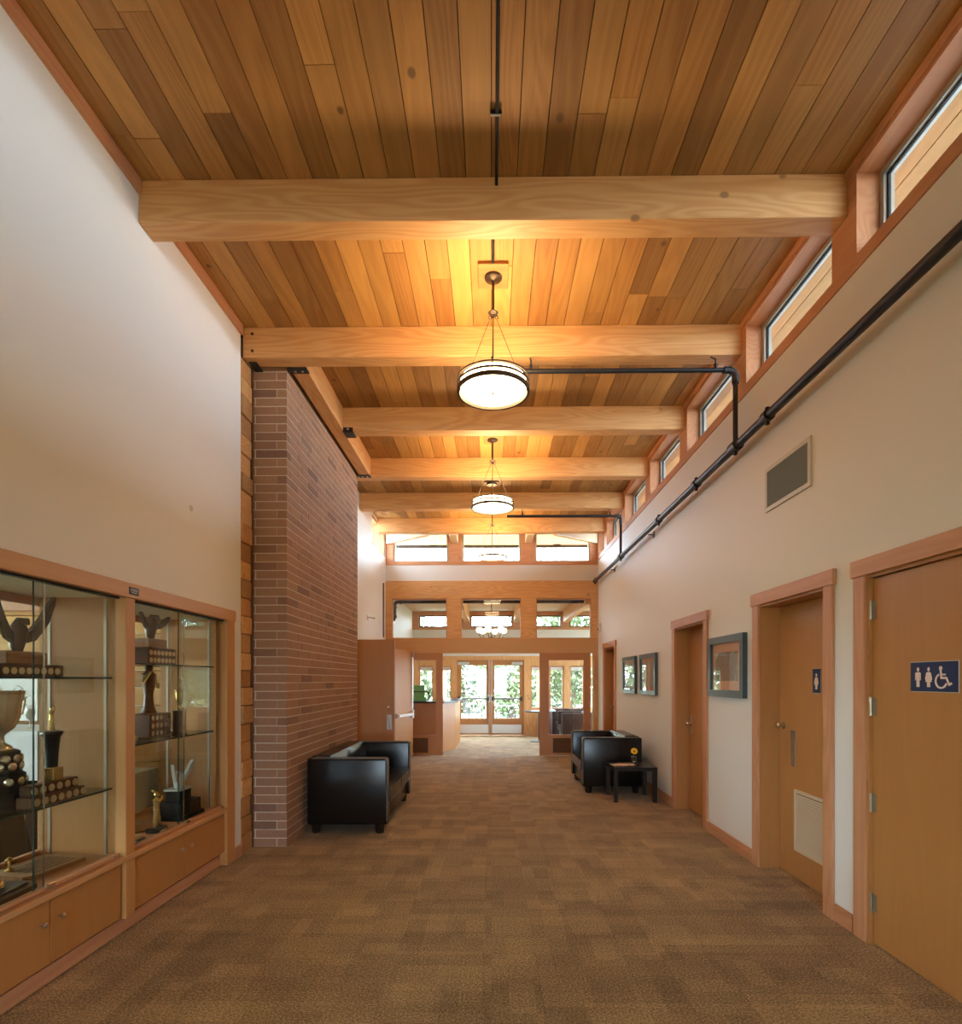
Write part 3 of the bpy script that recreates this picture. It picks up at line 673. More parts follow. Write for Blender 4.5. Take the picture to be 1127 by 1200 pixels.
# entrance doors
xm = (DX[0]+DX[1])/2
for i, (a, b) in enumerate(((DX[0]+.02, xm-.003), (xm+.003, DX[1]-.02))):
    d = structure('door_%d' % (9+i), ['left', 'right'][i] + ' leaf of the glazed exterior doors at the far end', 'door', ((a+b)/2, YF+.05, 0))
    obj('leaf_frame', MB().grid_wall('y', YF+.02, YF+.065, a, b, .01, 2.085, [(a+.11, b-.11, .47, 1.94)]), 'veneer_z', d)
    obj('pane', MB().box(a+.11, b-.11, YF+.04, YF+.046, .47, 1.94), 'glass', d)
    obj('kick_plate', MB().bbox(a+.04, b-.05, YF+.015, YF+.02, .06, .30, .001), 'nickel', d)
    bar = obj('push_bar', MB().tube([(a+.05, YF-.05, 1.02), (b-.05, YF-.05, 1.02)], .022, 8).bbox(a+.03, a+.09, YF-.07, YF+.02, .96, 1.08, .004).bbox(b-.09, b-.03, YF-.07, YF+.02, .96, 1.08, .004), 'bronze', d)
    s = a+.1 if i == 0 else b-.1
    obj('door_closer', MB().bbox(min(s-.08, s+.22 if i == 0 else s-.22), max(s+.22 if i == 0 else s+.08, s-.08), YF-.03, YF+.02, 1.955, 2.03, .004), 'aluminium', d)
    xr_ = b-.035 if i == 0 else a+.035
    obj('latch_rod', MB().tube([(xr_, YF-.0, .06), (xr_, YF-.0, 2.06)], .01, 8).sphere((xr_, YF-.0, 2.06), .02).bbox(xr_-.03, xr_+.03, YF-.05, YF+.02, .92, 1.12, .004), 'nickel', d)
S('trim_9', MB().box(xm-.035, xm+.035, YF-.005, YF+.015, 0, 2.087).box(DX[0], DX[0]+.018, YF, YF+.12, 0, 2.1).box(DX[1]-.018, DX[1], YF, YF+.12, 0, 2.1).box(DX[0]+.018, DX[1]-.018, YF, YF+.12, 2.087, 2.1), 'trim_z', 'slim fir jamb around the exterior doors', 'trim')
# lobby beams
for i, x in enumerate((-.68, .68, 2.04, 3.40)):
    obj('lobby_beam', MB().bbox(x-.07, x+.07, YE+.16, YF-.022, ZLC-.34, ZLC-.022, .004), 'fir_y', None, 'pale fir lobby beam seen through the transoms, number %d from the left' % (i+1), 'beam', 'lobby ceiling beams')

# ================================================================== DINING ROOM beyond the trophy case
S('floor_dining', MB().box(-8.0, -2.36, -.5, 4.88, -.2, 0), 'carpet', 'carpet of the dining room behind the trophy case', 'floor')
S('ceiling_dining', MB().box(-8.1, XL-.15, -.6, 4.88, 3.0, 3.1), 'paint_white', 'white ceiling of the dining room', 'ceiling')
S('wall_dining_far', MB().grid_wall('x', -8.15, -8.0, -.6, 4.88, 0, 3.0, [(.0, 4.7, .05, 2.9)]), 'paint', 'window wall of the dining room', 'wall')
S('wall_dining_near', MB().box(-8.0, XL-.15, -.6, -.5, 0, 3.0), 'paint', 'near wall of the dining room', 'wall')
wd = structure('window_40', 'large window of the dining room', 'window', (-8.07, 2.4, .3))  # unseen window, added to bring daylight into the dining room
obj('window_frame', MB().grid_wall('x', -8.1, -8.04, .0, 4.7, .05, 2.9, [(.05, 2.37, .1, 2.85), (2.43, 4.65, .1, 2.85)]), 'fir_z', wd)
obj('pane', MB().box(-8.07, -8.064, .05, 2.37, .1, 2.85), 'glass', wd); obj('pane', MB().box(-8.07, -8.064, 2.43, 4.65, .1, 2.85), 'glass', wd)
portal((-8.2, 2.35, 1.48), ROT_IN['+x'], 2.85, 4.7)
S('trim_10', MB().box(-8.0, XL-.16, 4.84, 4.875, 2.14, 2.34), 'trim_x', 'reddish beam across the log wall of the dining room', 'trim')

# ================================================================== TROPHY CASE
dc = structure  # alias kept short
case = thing('display_case', 'built-in fir trophy case with sliding glass and low cabinet doors', 'display case', (XL-.25, 3.4, 0))
CXB = -2.72                                   # back of the case
POSTS = [(2.10, 2.20), (3.325, 3.41), (4.53, 4.73)]
obj('head_trim', MB().bbox(XL-.02, XL+.022, 2.10, 4.745, 2.03, 2.12, .003), 'case_y', case)
for a, b in POSTS[:2]: obj('post', MB().bbox(XL-.06, XL+.012, a, b, .10, 2.03, .003), 'case_z', case)
obj('post', MB().bbox(XL-.06, XL+.016, 4.60, 4.735, 0, 2.03, .003), 'case_z', case)
obj('side_panel', MB().box(CXB, XL-.06, 3.335, 3.385, .46, 2.03), 'veneer_z', case)
obj('side_panel', MB().box(CXB, XL-.06, 4.56, 4.63, .46, 2.03), 'veneer_z', case)
obj('side_panel', MB().box(CXB, XL-.06, 2.10, 2.15, .46, 2.03), 'veneer_z', case)
obj('case_top', MB().box(CXB, XL-.02, 2.10, 4.63, 2.03, 2.06), 'paint_white', case)
obj('case_floor', MB().box(CXB, XL-.03, 2.10, 4.60, .44, .485), 'trim_y', case)
obj('ledge', MB().bbox(XL-.055, XL+.018, 2.10, 4.60, .445, .478, .004), 'case_y', case)
obj('back_rail', MB().box(CXB-.03, CXB, 2.10, 4.63, .44, .51).box(CXB-.03, CXB, 2.10, 4.63, 1.98, 2.06), 'trim_y', case)
obj('cabinet_body', MB().box(CXB, XL-.03, 2.10, 4.60, .10, .44), 'veneer_y', case)
obj('toe_kick', MB().box(CXB, XL-.065, 2.10, 4.60, 0, .10), 'veneer_y', case)
obj('base_trim', MB().box(XL-.065, XL-.045, 2.10, 4.60, 0, .085), 'trim_y', case)
for (a, b, ks) in ((2.205, 2.772, 1), (2.778, 3.308, -1), (3.413, 3.995, 1), (4.001, 4.598, -1)):
    dr = obj('cabinet_door', MB().bbox(XL-.03, XL-.008, a, b, .115, .440, .002), 'veneer_z', case)
    ky = b-.055 if ks > 0 else a+.055
    obj('knob', MB().lathe([(.006, 0), (.006, .012), (.013, .018), (.014, .024), (.008, .03), (.001, .031)], n=12).xform(Matrix.Translation((XL-.008, ky, .33)) @ Matrix.Rotation(R(90), 4, 'Y')), 'nickel', dr, smooth=True)
for (a, b, m) in ((2.20, 3.31, 2.735), (3.41, 4.60, 4.0)):
    p1 = obj('sliding_pane', MB().box(XL-.030, XL-.024, a, m+.02, .50, 2.02), 'case_glass', case)
    p2 = obj('sliding_pane', MB().box(XL-.046, XL-.040, m-.02, b, .50, 2.02), 'case_glass', case)
    obj('pane_edge', MB().box(XL-.0305, XL-.0235, m+.02, m+.0235, .50, 2.02), 'chrome', p1)
    obj('pane_edge', MB().box(XL-.0465, XL-.0395, m-.0235, m-.02, .50, 2.02), 'glass_edge', p2)
    obj('pane_track', MB().box(XL-.052, XL-.018, a, b, .486, .50), 'trim_y', case)
    obj('pane_track', MB().box(XL-.052, XL-.018, a, b, 2.018, 2.03), 'iron', case)
    obj('pane_lock', MB().bbox(XL-.022, XL-.008, m+.03, m+.075, .49, .515, .003), 'chrome', case)
    obj('pane_stop', MB().lathe([(.012, 0), (.012, .02), (.004, .024)], (XL-.014, b-.03, .48), 10), 'chrome', case)
    obj('back_pane', MB().box(CXB-.012, CXB-.008, a, b, .51, 1.98), 'case_glass', case)
SHELF = {'a_lo': .888, 'a_hi': 1.55, 'b_lo': 1.122, 'b_hi': 1.645}
for k, (a, b) in (('a_lo', (2.16, 3.325)), ('a_hi', (2.16, 3.325)), ('b_lo', (3.395, 4.55)), ('b_hi', (3.395, 4.55))):
    z = SHELF[k]; xf = XL-.075
    sh = obj('glass_shelf', MB().box(CXB+.02, xf, a, b, z-.010, z), 'shelf_glass', case)
    obj('shelf_edge', MB().box(xf, xf+.002, a, b, z-.0105, z+.0005), 'glass_edge', sh)
for (y, s) in ((3.335, -1), (4.56, -1), (3.385, 1), (2.15, 1)):
    for x in (CXB+.06, XL-.12):
        mb = MB().box(x-.008, x+.008, min(y, y+s*.004), max(y, y+s*.004), .49, 2.02)
        obj('shelf_standard', mb, 'nickel', case)
pl = obj('name_plate', MB().bbox(XL+.022, XL+.026, 3.335, 3.425, 2.05, 2.095, .001), 'black_wood', case, label='small black engraved plate')
obj('engraving', MB().box(XL+.026, XL+.0265, 3.345, 3.415, 2.082, 2.085).box(XL+.026, XL+.0265, 3.345, 3.415, 2.072, 2.075).box(XL+.026, XL+.0265, 3.355, 3.405, 2.061, 2.064), 'aluminium', pl)

# ---- trophies
def figure(c, h, arms='up'):
    """small cast athlete, one mesh"""
    x, y, z = c; k = h; mb = MB()
    mb.tube([(x, y-.09*k, z), (x, y-.08*k, z+.25*k), (x, y-.02*k, z+.48*k)], [.04*k, .05*k, .07*k], 7)
    mb.tube([(x+.02*k, y+.12*k, z), (x+.02*k, y+.06*k, z+.26*k), (x, y+.02*k, z+.48*k)], [.04*k, .05*k, .07*k], 7)
    mb.tube([(x, y, z+.44*k), (x, y, z+.6*k), (x, y, z+.76*k), (x, y, z+.82*k)], [.085*k, .075*k, .105*k, .04*k], 8)
    mb.sphere((x, y, z+.9*k), .07*k, 8, 1.2)
    if arms == 'up':
        mb.tube([(x, y+.09*k, z+.76*k), (x, y+.2*k, z+.88*k), (x, y+.1*k, z+1.04*k)], [.035*k, .03*k, .02*k], 6)
        mb.tube([(x, y-.09*k, z+.76*k), (x, y-.2*k, z+.66*k), (x+.05*k, y-.22*k, z+.5*k)], [.035*k, .03*k, .02*k], 6)
    else:
        mb.tube([(x, y+.09*k, z+.76*k), (x+.08*k, y+.2*k, z+.74*k), (x+.1*k, y+.1*k, z+.88*k)], [.035*k, .03*k, .025*k], 6)
        mb.tube([(x, y-.09*k, z+.76*k), (x+.1*k, y-.02*k, z+.72*k), (x+.1*k, y+.1*k, z+.86*k)], [.035*k, .03*k, .025*k], 6)
        mb.tube([(x+.1*k, y+.1*k, z+.84*k), (x+.06*k, y-.3*k, z+1.08*k)], [.012*k, .03*k], 6)
    return mb
def cup(c, h, r):
    return MB().lathe([(r*.5, 0), (r*.45, .05*h), (r*.15, .12*h), (r*.12, .22*h), (r*.2, .26*h), (r*.55, .36*h), (r*.8, .55*h), (r*.85, .8*h), (r*1.0, 1.0*h), (r*.93, .98*h), (r*.75, .75*h), (r*.5, .4*h), (.001, .34*h)], c, 20, False)
def handles(c, h, r):
    mb = MB()
    for s in (-1, 1):
        mb.tube([(c[0], c[1]+s*r*.75, c[2]+.5*h), (c[0], c[1]+s*r*1.3, c[2]+.6*h), (c[0], c[1]+s*r*1.45, c[2]+.82*h), (c[0], c[1]+s*r*1.15, c[2]+1.0*h), (c[0], c[1]+s*r*.95, c[2]+.95*h)], r*.07, 6)
    return mb
def shields(parent, base, cols, rows, dy, dz, size, mat='plate_gold', face='x', slope=0):
    me = mesh_of('shield', MB().prism([(size*.5*math.cos(a), size*.5*math.sin(a)) for a in [k*math.pi/4+math.pi/8 for k in range(8)]], lambda u, v, d: (d, u, v), 0, .004), mat)
    for i in range(cols):
        for j in range(rows):
            share('shield', me, Vector((base[0]-slope*j, base[1]+i*dy, base[2]+j*dz)) - WLOC[parent.name], parent)
# big cup on a tiered round plinth
zs = SHELF['a_lo']; c = (-2.505, 2.83)
t = thing('cup_trophy', 'large silver cup on a tiered black plinth of round shields', 'trophy', (c[0], c[1], zs))
pl = obj('plinth', MB().lathe([(.125, 0), (.125, .07), (.115, .075), (.105, .10), (.10, .165), (.085, .175), (.078, .28), (.06, .29)], (c[0], c[1], zs), 24), 'black_wood', t, smooth=True)
sme = mesh_of('shield', MB().lathe([(.021, 0), (.021, .004), (.012, .008)], n=12).xform(Matrix.Rotation(R(90), 4, 'Y')), 'silver')
for zz, r, n, off in ((.13, .1005, 11, 0), (.205, .084, 10, .3), (.245, .081, 10, .6)):
    for k in range(n):
        a = 2*math.pi*k/n + off
        share('shield', sme, Vector((c[0]+r*math.cos(a), c[1]+r*math.sin(a), zs+zz)) - WLOC[pl.name], pl, rz=a)
obj('cup', cup((c[0], c[1], zs+.29), .30, .098), 'silver', t, smooth=True)
obj('handle', handles((c[0], c[1], zs+.29), .30, .098), 'silver', t, smooth=True)
# column trophy with figure
c = (-2.54, 3.20)
t = thing('column_trophy', 'slim dark column trophy topped by a small gold figure', 'trophy', (c[0], c[1], zs))
obj('base', MB().bbox(c[0]-.05, c[0]+.05, c[1]-.05, c[1]+.05, zs, zs+.035, .004), 'black_wood', t)
obj('collar', MB().lathe([(.034, 0), (.04, .012), (.028, .03)], (c[0], c[1], zs+.035), 16), 'gold', t, smooth=True)
obj('column', MB().lathe([(.026, 0), (.033, .15), (.043, .255), (.056, .27), (.056, .285), (.03, .29)], (c[0], c[1], zs+.065), 20), 'black_wood', t, smooth=True)
obj('figure', figure((c[0], c[1], zs+.355), .135), 'gold', t, smooth=True)
# stepped perpetual plaque block
t = thing('stepped_trophy', 'stepped dark wooden block with two rows of gold shields and a gold cube', 'trophy', (-2.33, 2.94, zs))
b1 = obj('lower_step', MB().bbox(-2.372, -2.285, 2.76, 3.12, zs, zs+.055, .004), 'walnut_y', t); b2 = obj('upper_step', MB().bbox(-2.372, -2.31, 2.78, 3.10, zs+.055, zs+.11, .004), 'walnut_y', t)
shields(b1, (-2.285, 2.785, zs+.028), 7, 1, .053, 0, .04); shields(b2, (-2.31, 2.80, zs+.082), 6, 1, .055, 0, .04)
obj('cube', MB().bbox(-2.368, -2.315, 2.93, 3.00, zs+.11, zs+.18, .003), 'gold', t)
# eagle on the upper shelf
def wing(c, s, span, h, th=.012):
    pts = [(0, 0), (.25*span, .10*h), (.55*span, .42*h), (.85*span, .85*h), (1.0*span, 1.0*h), (.98*span, .78*h), (.86*span, .5*h), (.8*span, .34*h), (.62*span, .12*h), (.4*span, -.12*h), (.12*span, -.2*h)]
    return MB().prism([(s*u, v) for u, v in pts], lambda u, v, d: (c[0]+d+abs(u)*.25, c[1]+u, c[2]+v), -th, th)
def eagle(name, label, c, base, zs, mats, span, h, W=.34, rows=1):
    t = thing(name, label, 'trophy', (c[0], c[1], zs))
    b = obj('base', MB().bbox(c[0]-.09, c[0]+.09, c[1]-W/2, c[1]+W/2, zs, zs+.055*rows+.01, .004), mats[0], t)
    shields(b, (c[0]+.09, c[1]-W/2+.03, zs+.03), int(W/.046), rows, .046, .052, .036, 'plate_gold')
    obj('block', MB().bbox(c[0]-.06, c[0]+.06, c[1]-W*.32, c[1]+W*.32, zs+.055*rows+.01, zs+.055*rows+.075, .004), mats[1], t)
    z0 = zs+.055*rows+.075
    bd = obj('bird', MB().tube([(c[0], c[1], z0), (c[0], c[1], z0+.06), (c[0]+.01, c[1], z0+.12), (c[0]+.02, c[1], z0+.16), (c[0]+.05, c[1], z0+.155), (c[0]+.065, c[1], z0+.14)], [.025, .04, .042, .024, .02, .004], 10), mats[2], t, smooth=True)
    for s in (-1, 1): obj('wing', wing((c[0], c[1]+s*.02, z0+.09), s, span, h), mats[2], t)
    return t
eagle('eagle_trophy', 'bronze eagle with raised wings on the upper left shelf', (-2.45, 2.86), 0, SHELF['a_hi'], ('walnut_y', 'oak_y', 'bronze'), .17, .22, .40)
eagle('eagle_trophy', 'dark bird trophy over two rows of shields, upper right shelf', (-2.47, 4.02), 0, SHELF['b_hi'], ('walnut_y', 'oak_y', 'bronze'), .15, .09, .34, 2)
# statue trophy, right bay
zs = SHELF['b_lo']; c = (-2.50, 4.05)
t = thing('statue_trophy', 'tall brown carved statue trophy on a shield covered plinth', 'trophy', (c[0], c[1], zs))
pl = obj('plinth', MB().bbox(c[0]-.09, c[0]+.09, c[1]-.13, c[1]+.13, zs, zs+.17, .006), 'walnut_y', t)
shields(pl, (c[0]+.09, c[1]-.10, zs+.03), 5, 3, .05, .055, .038, 'silver')
obj('statue', MB().lathe([(.055, 0), (.035, .05), (.03, .14), (.045, .22), (.05, .28), (.024, .31), (.03, .335), (.02, .365), (.002, .37)], (c[0], c[1], zs+.17), 14), 'walnut_y', t, smooth=True)
obj('arm', MB().tube([(c[0], c[1]-.04, zs+.44), (c[0]+.02, c[1]-.09, zs+.40), (c[0]+.05, c[1]-.06, zs+.47)], [.018, .015, .012], 7).tube([(c[0], c[1]+.04, zs+.44), (c[0]+.02, c[1]+.08, zs+.38), (c[0]+.05, c[1]+.03, zs+.36)], [.018, .015, .012], 7), 'gold', t, smooth=True)
# round shield stand at the left of that shelf
c = (-2.36, 3.56)
t = thing('shield_stand', 'black stand of round silver shields at the right bay post', 'trophy', (c[0], c[1], zs))
pl = obj('plinth', MB().lathe([(.07, 0), (.07, .05), (.055, .06), (.05, .15), (.03, .16)], (c[0], c[1], zs), 20), 'black_wood', t, smooth=True)
for zz, r, n in ((.03, .0705, 8), (.105, .053, 7)):
    for k in range(n):
        a = 2*math.pi*k/n; share('shield', sme, Vector((c[0]+r*math.cos(a), c[1]+r*math.sin(a), zs+zz)) - WLOC[pl.name], pl, rz=a)
# gold cup with figure
c = (-2.37, 4.22)
t = thing('cup_trophy', 'slender gold two handled cup with figure on a black drum', 'trophy', (c[0], c[1], zs))
obj('drum', MB().lathe([(.058, 0), (.058, .012), (.047, .02), (.045, .17), (.05, .18), (.03, .184)], (c[0], c[1], zs), 20), 'black_wood', t, smooth=True)
obj('cup', cup((c[0], c[1], zs+.184), .15, .036), 'gold', t, smooth=True)
obj('handle', handles((c[0], c[1], zs+.184), .15, .042), 'gold', t, smooth=True)
obj('figure', figure((c[0], c[1], zs+.32), .10), 'gold', t, smooth=True)
c = (-2.50, 4.40)
t = thing('glass_bowl', 'small pink glass dish on the lower right shelf', 'dish', (c[0], c[1], zs))
obj('dish', MB().lathe([(.02, 0), (.035, .012), (.045, .03), (.04, .028), (.03, .016), (.001, .01)], (c[0], c[1], zs), 16, False), 'page_peach', t, smooth=True)
obj('dish_foot', MB().lathe([(.024, 0), (.02, .006)], (c[0], c[1], zs), 16), 'ivory', t)
# things on the case floor
zs = .485; c = (-2.40, 4.26)
t = thing('winged_trophy', 'pale winged bird trophy on a black stepped base', 'trophy', (c[0], c[1], zs))
b = obj('base', MB().bbox(c[0]-.10, c[0]+.12, c[1]-.15, c[1]+.16, zs, zs+.03, .004).bbox(c[0]-.08, c[0]+.10, c[1]-.13, c[1]+.14, zs+.03, zs+.13, .004), 'black_wood', t)
shields(b, (c[0]+.10, c[1]+.0, zs+.055), 3, 2, .045, .045, .034, 'walnut_y')
obj('block', MB().bbox(c[0]-.055, c[0]+.055, c[1]-.08, c[1]+.08, zs+.13, zs+.21, .004), 'black_wood', t)
obj('slab', MB().bbox(c[0]-.065, c[0]+.065, c[1]-.09, c[1]+.09, zs+.21, zs+.225, .003), 'ivory', t)
obj('bird', MB().tube([(c[0], c[1], zs+.225), (c[0], c[1], zs+.29), (c[0], c[1]-.01, zs+.33), (c[0]+.02, c[1]-.05, zs+.34)], [.03, .04, .03, .006], 10), 'ivory', t, smooth=True)
for s in (-1, 1): obj('wing', wing((c[0], c[1]+s*.01, zs+.29), s, .13, .13), 'ivory', t)
c = (-2.315, 3.84)
t = thing('batter_trophy', 'gold ball player figure swinging a bat on a small black base', 'trophy', (c[0], c[1], zs))
obj('base', MB().bbox(c[0]-.045, c[0]+.045, c[1]-.06, c[1]+.06, zs, zs+.035, .006), 'black_wood', t)
obj('plate', MB().prism([(-.04, 0), (.04, 0), (.03, .026), (-.03, .026)], lambda u, v, d: (c[0]+.046-v*.3+d, c[1]+u, zs+.004+v), 0, .003), 'plate_gold', t)
obj('figure', figure((c[0], c[1], zs+.035), .245, 'bat'), 'gold', t, smooth=True)
t = obj('round_plaque', MB().lathe([(.17, 0), (.17, .014), (.16, .02), (.001, .021)], (-2.53, 3.92, zs), 32), 'oak_y', None, 'round pale wooden plaque lying flat in the right bay', 'plaque', smooth=True)
for i, (x, y, lab) in enumerate(((-2.31, 3.60, 'small square medal block lying behind the bay post'), (-2.285, 3.50, 'small black plaque lying nearest the bay post'))):
    t = thing('small_plaque', lab, 'plaque', (x, y, zs))
    obj('board', MB().bbox(x-.04, x+.04, y-.05, y+.05, zs, zs+.018, .003), 'black_wood', t); obj('plate', MB().bbox(x-.025, x+.025, y-.035, y+.035, zs+.018, zs+.022+.02*(1-i), .002), 'plate_gold', t)
# plaques on the left bay floor
def flat_board(name, label, c, lx, ly, rz, mat, extra):
    t = thing(name, label, 'plaque', (c[0], c[1], .485), rz)
    poly = [(-lx/2, -ly*.4), (-lx*.35, -ly/2), (lx*.35, -ly/2), (lx/2, -ly*.4), (lx/2, ly*.4), (lx*.35, ly/2), (-lx*.35, ly/2), (-lx/2, ly*.4)]
    obj('board', MB().prism(poly, lambda u, v, d: (u, v, d), 0, .024), mat, t, local=True)
    extra(t)
def ex1(t):
    for i in range(5): obj('inlay', MB().box(-.085+.04*i, -.07+.04*i, -.13, .13, .024, .026), 'walnut_y', t, local=True)
    obj('ornament', MB().lathe([(.02, .024), (.022, .03), (.008, .04), (.007, .07), (.02, .085), (.002, .1)], (-.07, -.12, 0), 10), 'gold', t, local=True, smooth=True)
def ex2(t):
    obj('raised_panel', MB().bbox(-.085, .085, -.16, .16, .024, .036, .004), 'black_wood', t, local=True)
    obj('figure', MB().tube([(-.02, -.10, .045), (.0, -.05, .05), (0, 0, .052), (.01, .05, .05)], [.012, .018, .022, .012], 8).sphere((.012, .075, .052), .02).tube([(0, .02, .05), (.05, .05, .05)], .009, 6).tube([(0, .02, .05), (-.05, -.01, .05)], .009, 6), 'gold', t, local=True, smooth=True)
flat_board('wood_plaque', 'striped brown wooden plaque lying in the left bay', (-2.50, 3.08), .26, .38, R(-8), 'oak_y', ex1)
flat_board('dark_plaque', 'dark wooden plaque with gold figure at the left edge', (-2.40, 2.62), .24, .42, R(4), 'walnut_y', ex2)

# ================================================================== DINING ROOM furniture
t = thing('bar_table', 'white draped tall table seen through the trophy case', 'table', (-3.85, 4.35, 0))
obj('table_top', MB().box(-4.4, -3.32, 4.05, 4.65, 1.13, 1.155), 'cloth_white', t)
obj('table_cloth', MB().box(-4.41, -3.31, 4.04, 4.66, .80, 1.16), 'cloth_white', t)
for x in (-4.3, -3.42):
    for y in (4.12, 4.58): obj('leg', MB().box(x-.025, x+.025, y-.025, y+.025, 0, .85), 'dark_cloth', t)
for i, x in enumerate((-3.72, -3.58, -3.46)):
    obj('wine_glass', MB().lathe([(.03, 0), (.005, .006), (.005, .06), (.025, .08), (.034, .12), (.028, .15), (.026, .15), (.03, .12), (.001, .075)], (x, 4.2+.1*i, 1.16), 12, False), 'aluminium', None, ['left', 'middle', 'right'][i] + ' wine glass on the white draped table', 'glass', 'glasses on the draped table', smooth=True)
t = thing('carved_panel', 'white carved relief panel on the log wall', 'wall art', (-4.15, 4.85, 1.18))
obj('frame', MB().grid_wall('y', 4.82, 4.868, -4.5, -3.95, 1.18, 1.60, [(-4.46, -3.99, 1.22, 1.56)]), 'paint_white', t)
obj('relief', MB().box(-4.46, -3.99, 4.835, 4.868, 1.22, 1.56), 'carved_white', t)
for i in range(5): obj('scroll', MB().torus((0, 0, 0), .045, .012, 16, 6).xform(Matrix.Translation((-4.42+.095*i, 4.835, 1.39+(.04 if i % 2 else -.04))) @ Matrix.Rotation(R(90), 4, 'X')), 'carved_white', t)
t = thing('draped_chair', 'dark covered chair below the glass shelf behind the trophy case', 'chair', (-3.55, 3.75, 0))
obj('cover', MB().prism([(-.34, 0), (.30, 0), (.16, .62), (.12, .80), (-.12, .80), (-.2, .5)], lambda u, v, d: (-3.55+u, 3.75+d, v), -.25, .25), 'dark_cloth', t)
obj('seat_pad', MB().bbox(-3.74, -3.36, 3.46, 3.51, .40, .48, .01), 'grey_cloth', t)
t = thing('side_stand', 'white cloth covered stand behind the right bay of the trophy case', 'table', (-3.1, 4.62, 0))
obj('stand_top', MB().box(-3.3, -2.9, 4.45, 4.8, .74, .77), 'cloth_white', t); obj('stand_cloth', MB().box(-3.31, -2.89, 4.44, 4.81, .05, .775), 'cloth_white', t)

# ================================================================== PENDANTS
def pendant(y, label):
    zc = ZC; zb = 3.735; r = .279
    t = thing('pendant_lamp', label, 'pendant lamp', (.012, y, zc), group='drum pendants along the hall'); X = .012
    obj('mounting_block', MB().bbox(X-.115, X+.115, y-.135, y+.135, zc-.025, zc-.001, .003), 'cedar_x', t)
    obj('canopy', MB().lathe([(.02, -.055), (.03, -.048), (.062, -.042), (.068, -.034), (.068, -.025)], (X, y, zc), 20), 'bronze', t, smooth=True)
    obj('stem', MB().tube([(X, y, zc-.05), (X, y, zc-.30)], .010, 8), 'bronze', t)
    obj('hub', MB().lathe([(.010, -.04), (.012, -.014), (.034, -.008), (.04, 0), (.034, .006), (.012, .012)], (X, y, zc-.30), 16), 'bronze', t, smooth=True)
    for k in range(3):
        a = 2*math.pi*k/3 + .5
        hx, hy = X+.03*math.cos(a), y+.03*math.sin(a); ex, ey = X+r*math.cos(a), y+r*math.sin(a)
        obj('chain', MB().torus((0, 0, 0), .012, .003, 10, 5).xform(Matrix.Translation((hx, hy, zc-.325)) @ Matrix.Rotation(R(90), 4, 'X')).tube([(hx, hy, zc-.337), (ex, ey, zb+.108)], .0028, 5).sphere((ex, ey, zb+.112), .012), 'bronze', t)
    obj('cord', MB().tube([(X, y, zc-.34), (X, y, zb+.095)], .0045, 6), 'bronze', t)
    for (z0, z1, th) in ((.090, .102, .006), (.048, .064, .007), (.0, .026, .020)):
        obj('ring', MB().lathe([(r-th, z0), (r, z0), (r, z1), (r-th, z1), (r-th, z0)], (X, y, zb), 40, False), 'bronze', t, smooth=True)
    mb = MB()
    for k in range(3):
        a = 2*math.pi*k/3 + .5
        obj('strap', MB().tube([(X+(r+.002)*math.cos(a), y+(r+.002)*math.sin(a), zb+.01), (X+(r+.002)*math.cos(a), y+(r+.002)*math.sin(a), zb+.112)], .0045, 6), 'bronze', t)
    obj('diffuser', MB().lathe([(.001, .006), (.14, .007), (.22, .010), (.246, .016), (.25, .024), (.25, .096), (.242, .098)], (X, y, zb), 40, False), 'lamp_glow', t, smooth=True)
    obj('uplight', MB().lathe([(.241, .098), (.001, .0985)], (X, y, zb), 40, False), 'uplight_glow', t)
    obj('finial', MB().lathe([(.006, -.016), (.009, -.006), (.009, .006)], (X, y, zb), 10), 'bronze', t)
    return t
PY = [YB[4]+.83+2.905*k for k in range(-2, 3)]
PL = ['drum pendant lamp over the hall far behind the viewpoint', 'drum pendant lamp over the hall just behind the viewpoint', 'nearest drum pendant lamp, largest in view, below the second beam', 'second drum pendant lamp, below the fourth beam', 'farthest drum pendant lamp, in front of the end clerestory']
for y, l in list(zip(PY, PL))[2:]: pendant(y, l)

# conduit along the ceiling feeding the pendants
t = thing('ceiling_conduit', 'thin black conduit running along the ceiling boards to the first pendant', 'conduit', (.03, 2.8, ZC))
obj('pipe', MB().tube([(.03, -3.0, ZC-.014), (.03, YB[4]-.02, ZC-.014), (.03, YB[4]-.012, ZC-.03), (.03, YB[4]-.012, ZC-.06)], .0095, 8), 'iron', t, smooth=True)
obj('pipe', MB().tube([(.012, YB[4]+BT+.002, ZC-.014), (.012, PY[2]-.137, ZC-.014)], .0095, 8), 'iron', t, smooth=True)
for y in (1.9, 3.06): obj('strap', MB().bbox(-.008, .055, y-.008, y+.008, ZC-.026, ZC-.001, .002), 'iron', t)
# smoke detector behind second pendant
obj('ceiling_speaker', MB().lathe([(.02, -.06), (.08, -.055), (.085, -.03), (.11, -.028), (.115, -.001)], (0, YB[8]-.5, ZC-.003), 20), 'bronze', None, 'dark round fitting on the ceiling behind the second pendant', 'ceiling fitting', smooth=True)

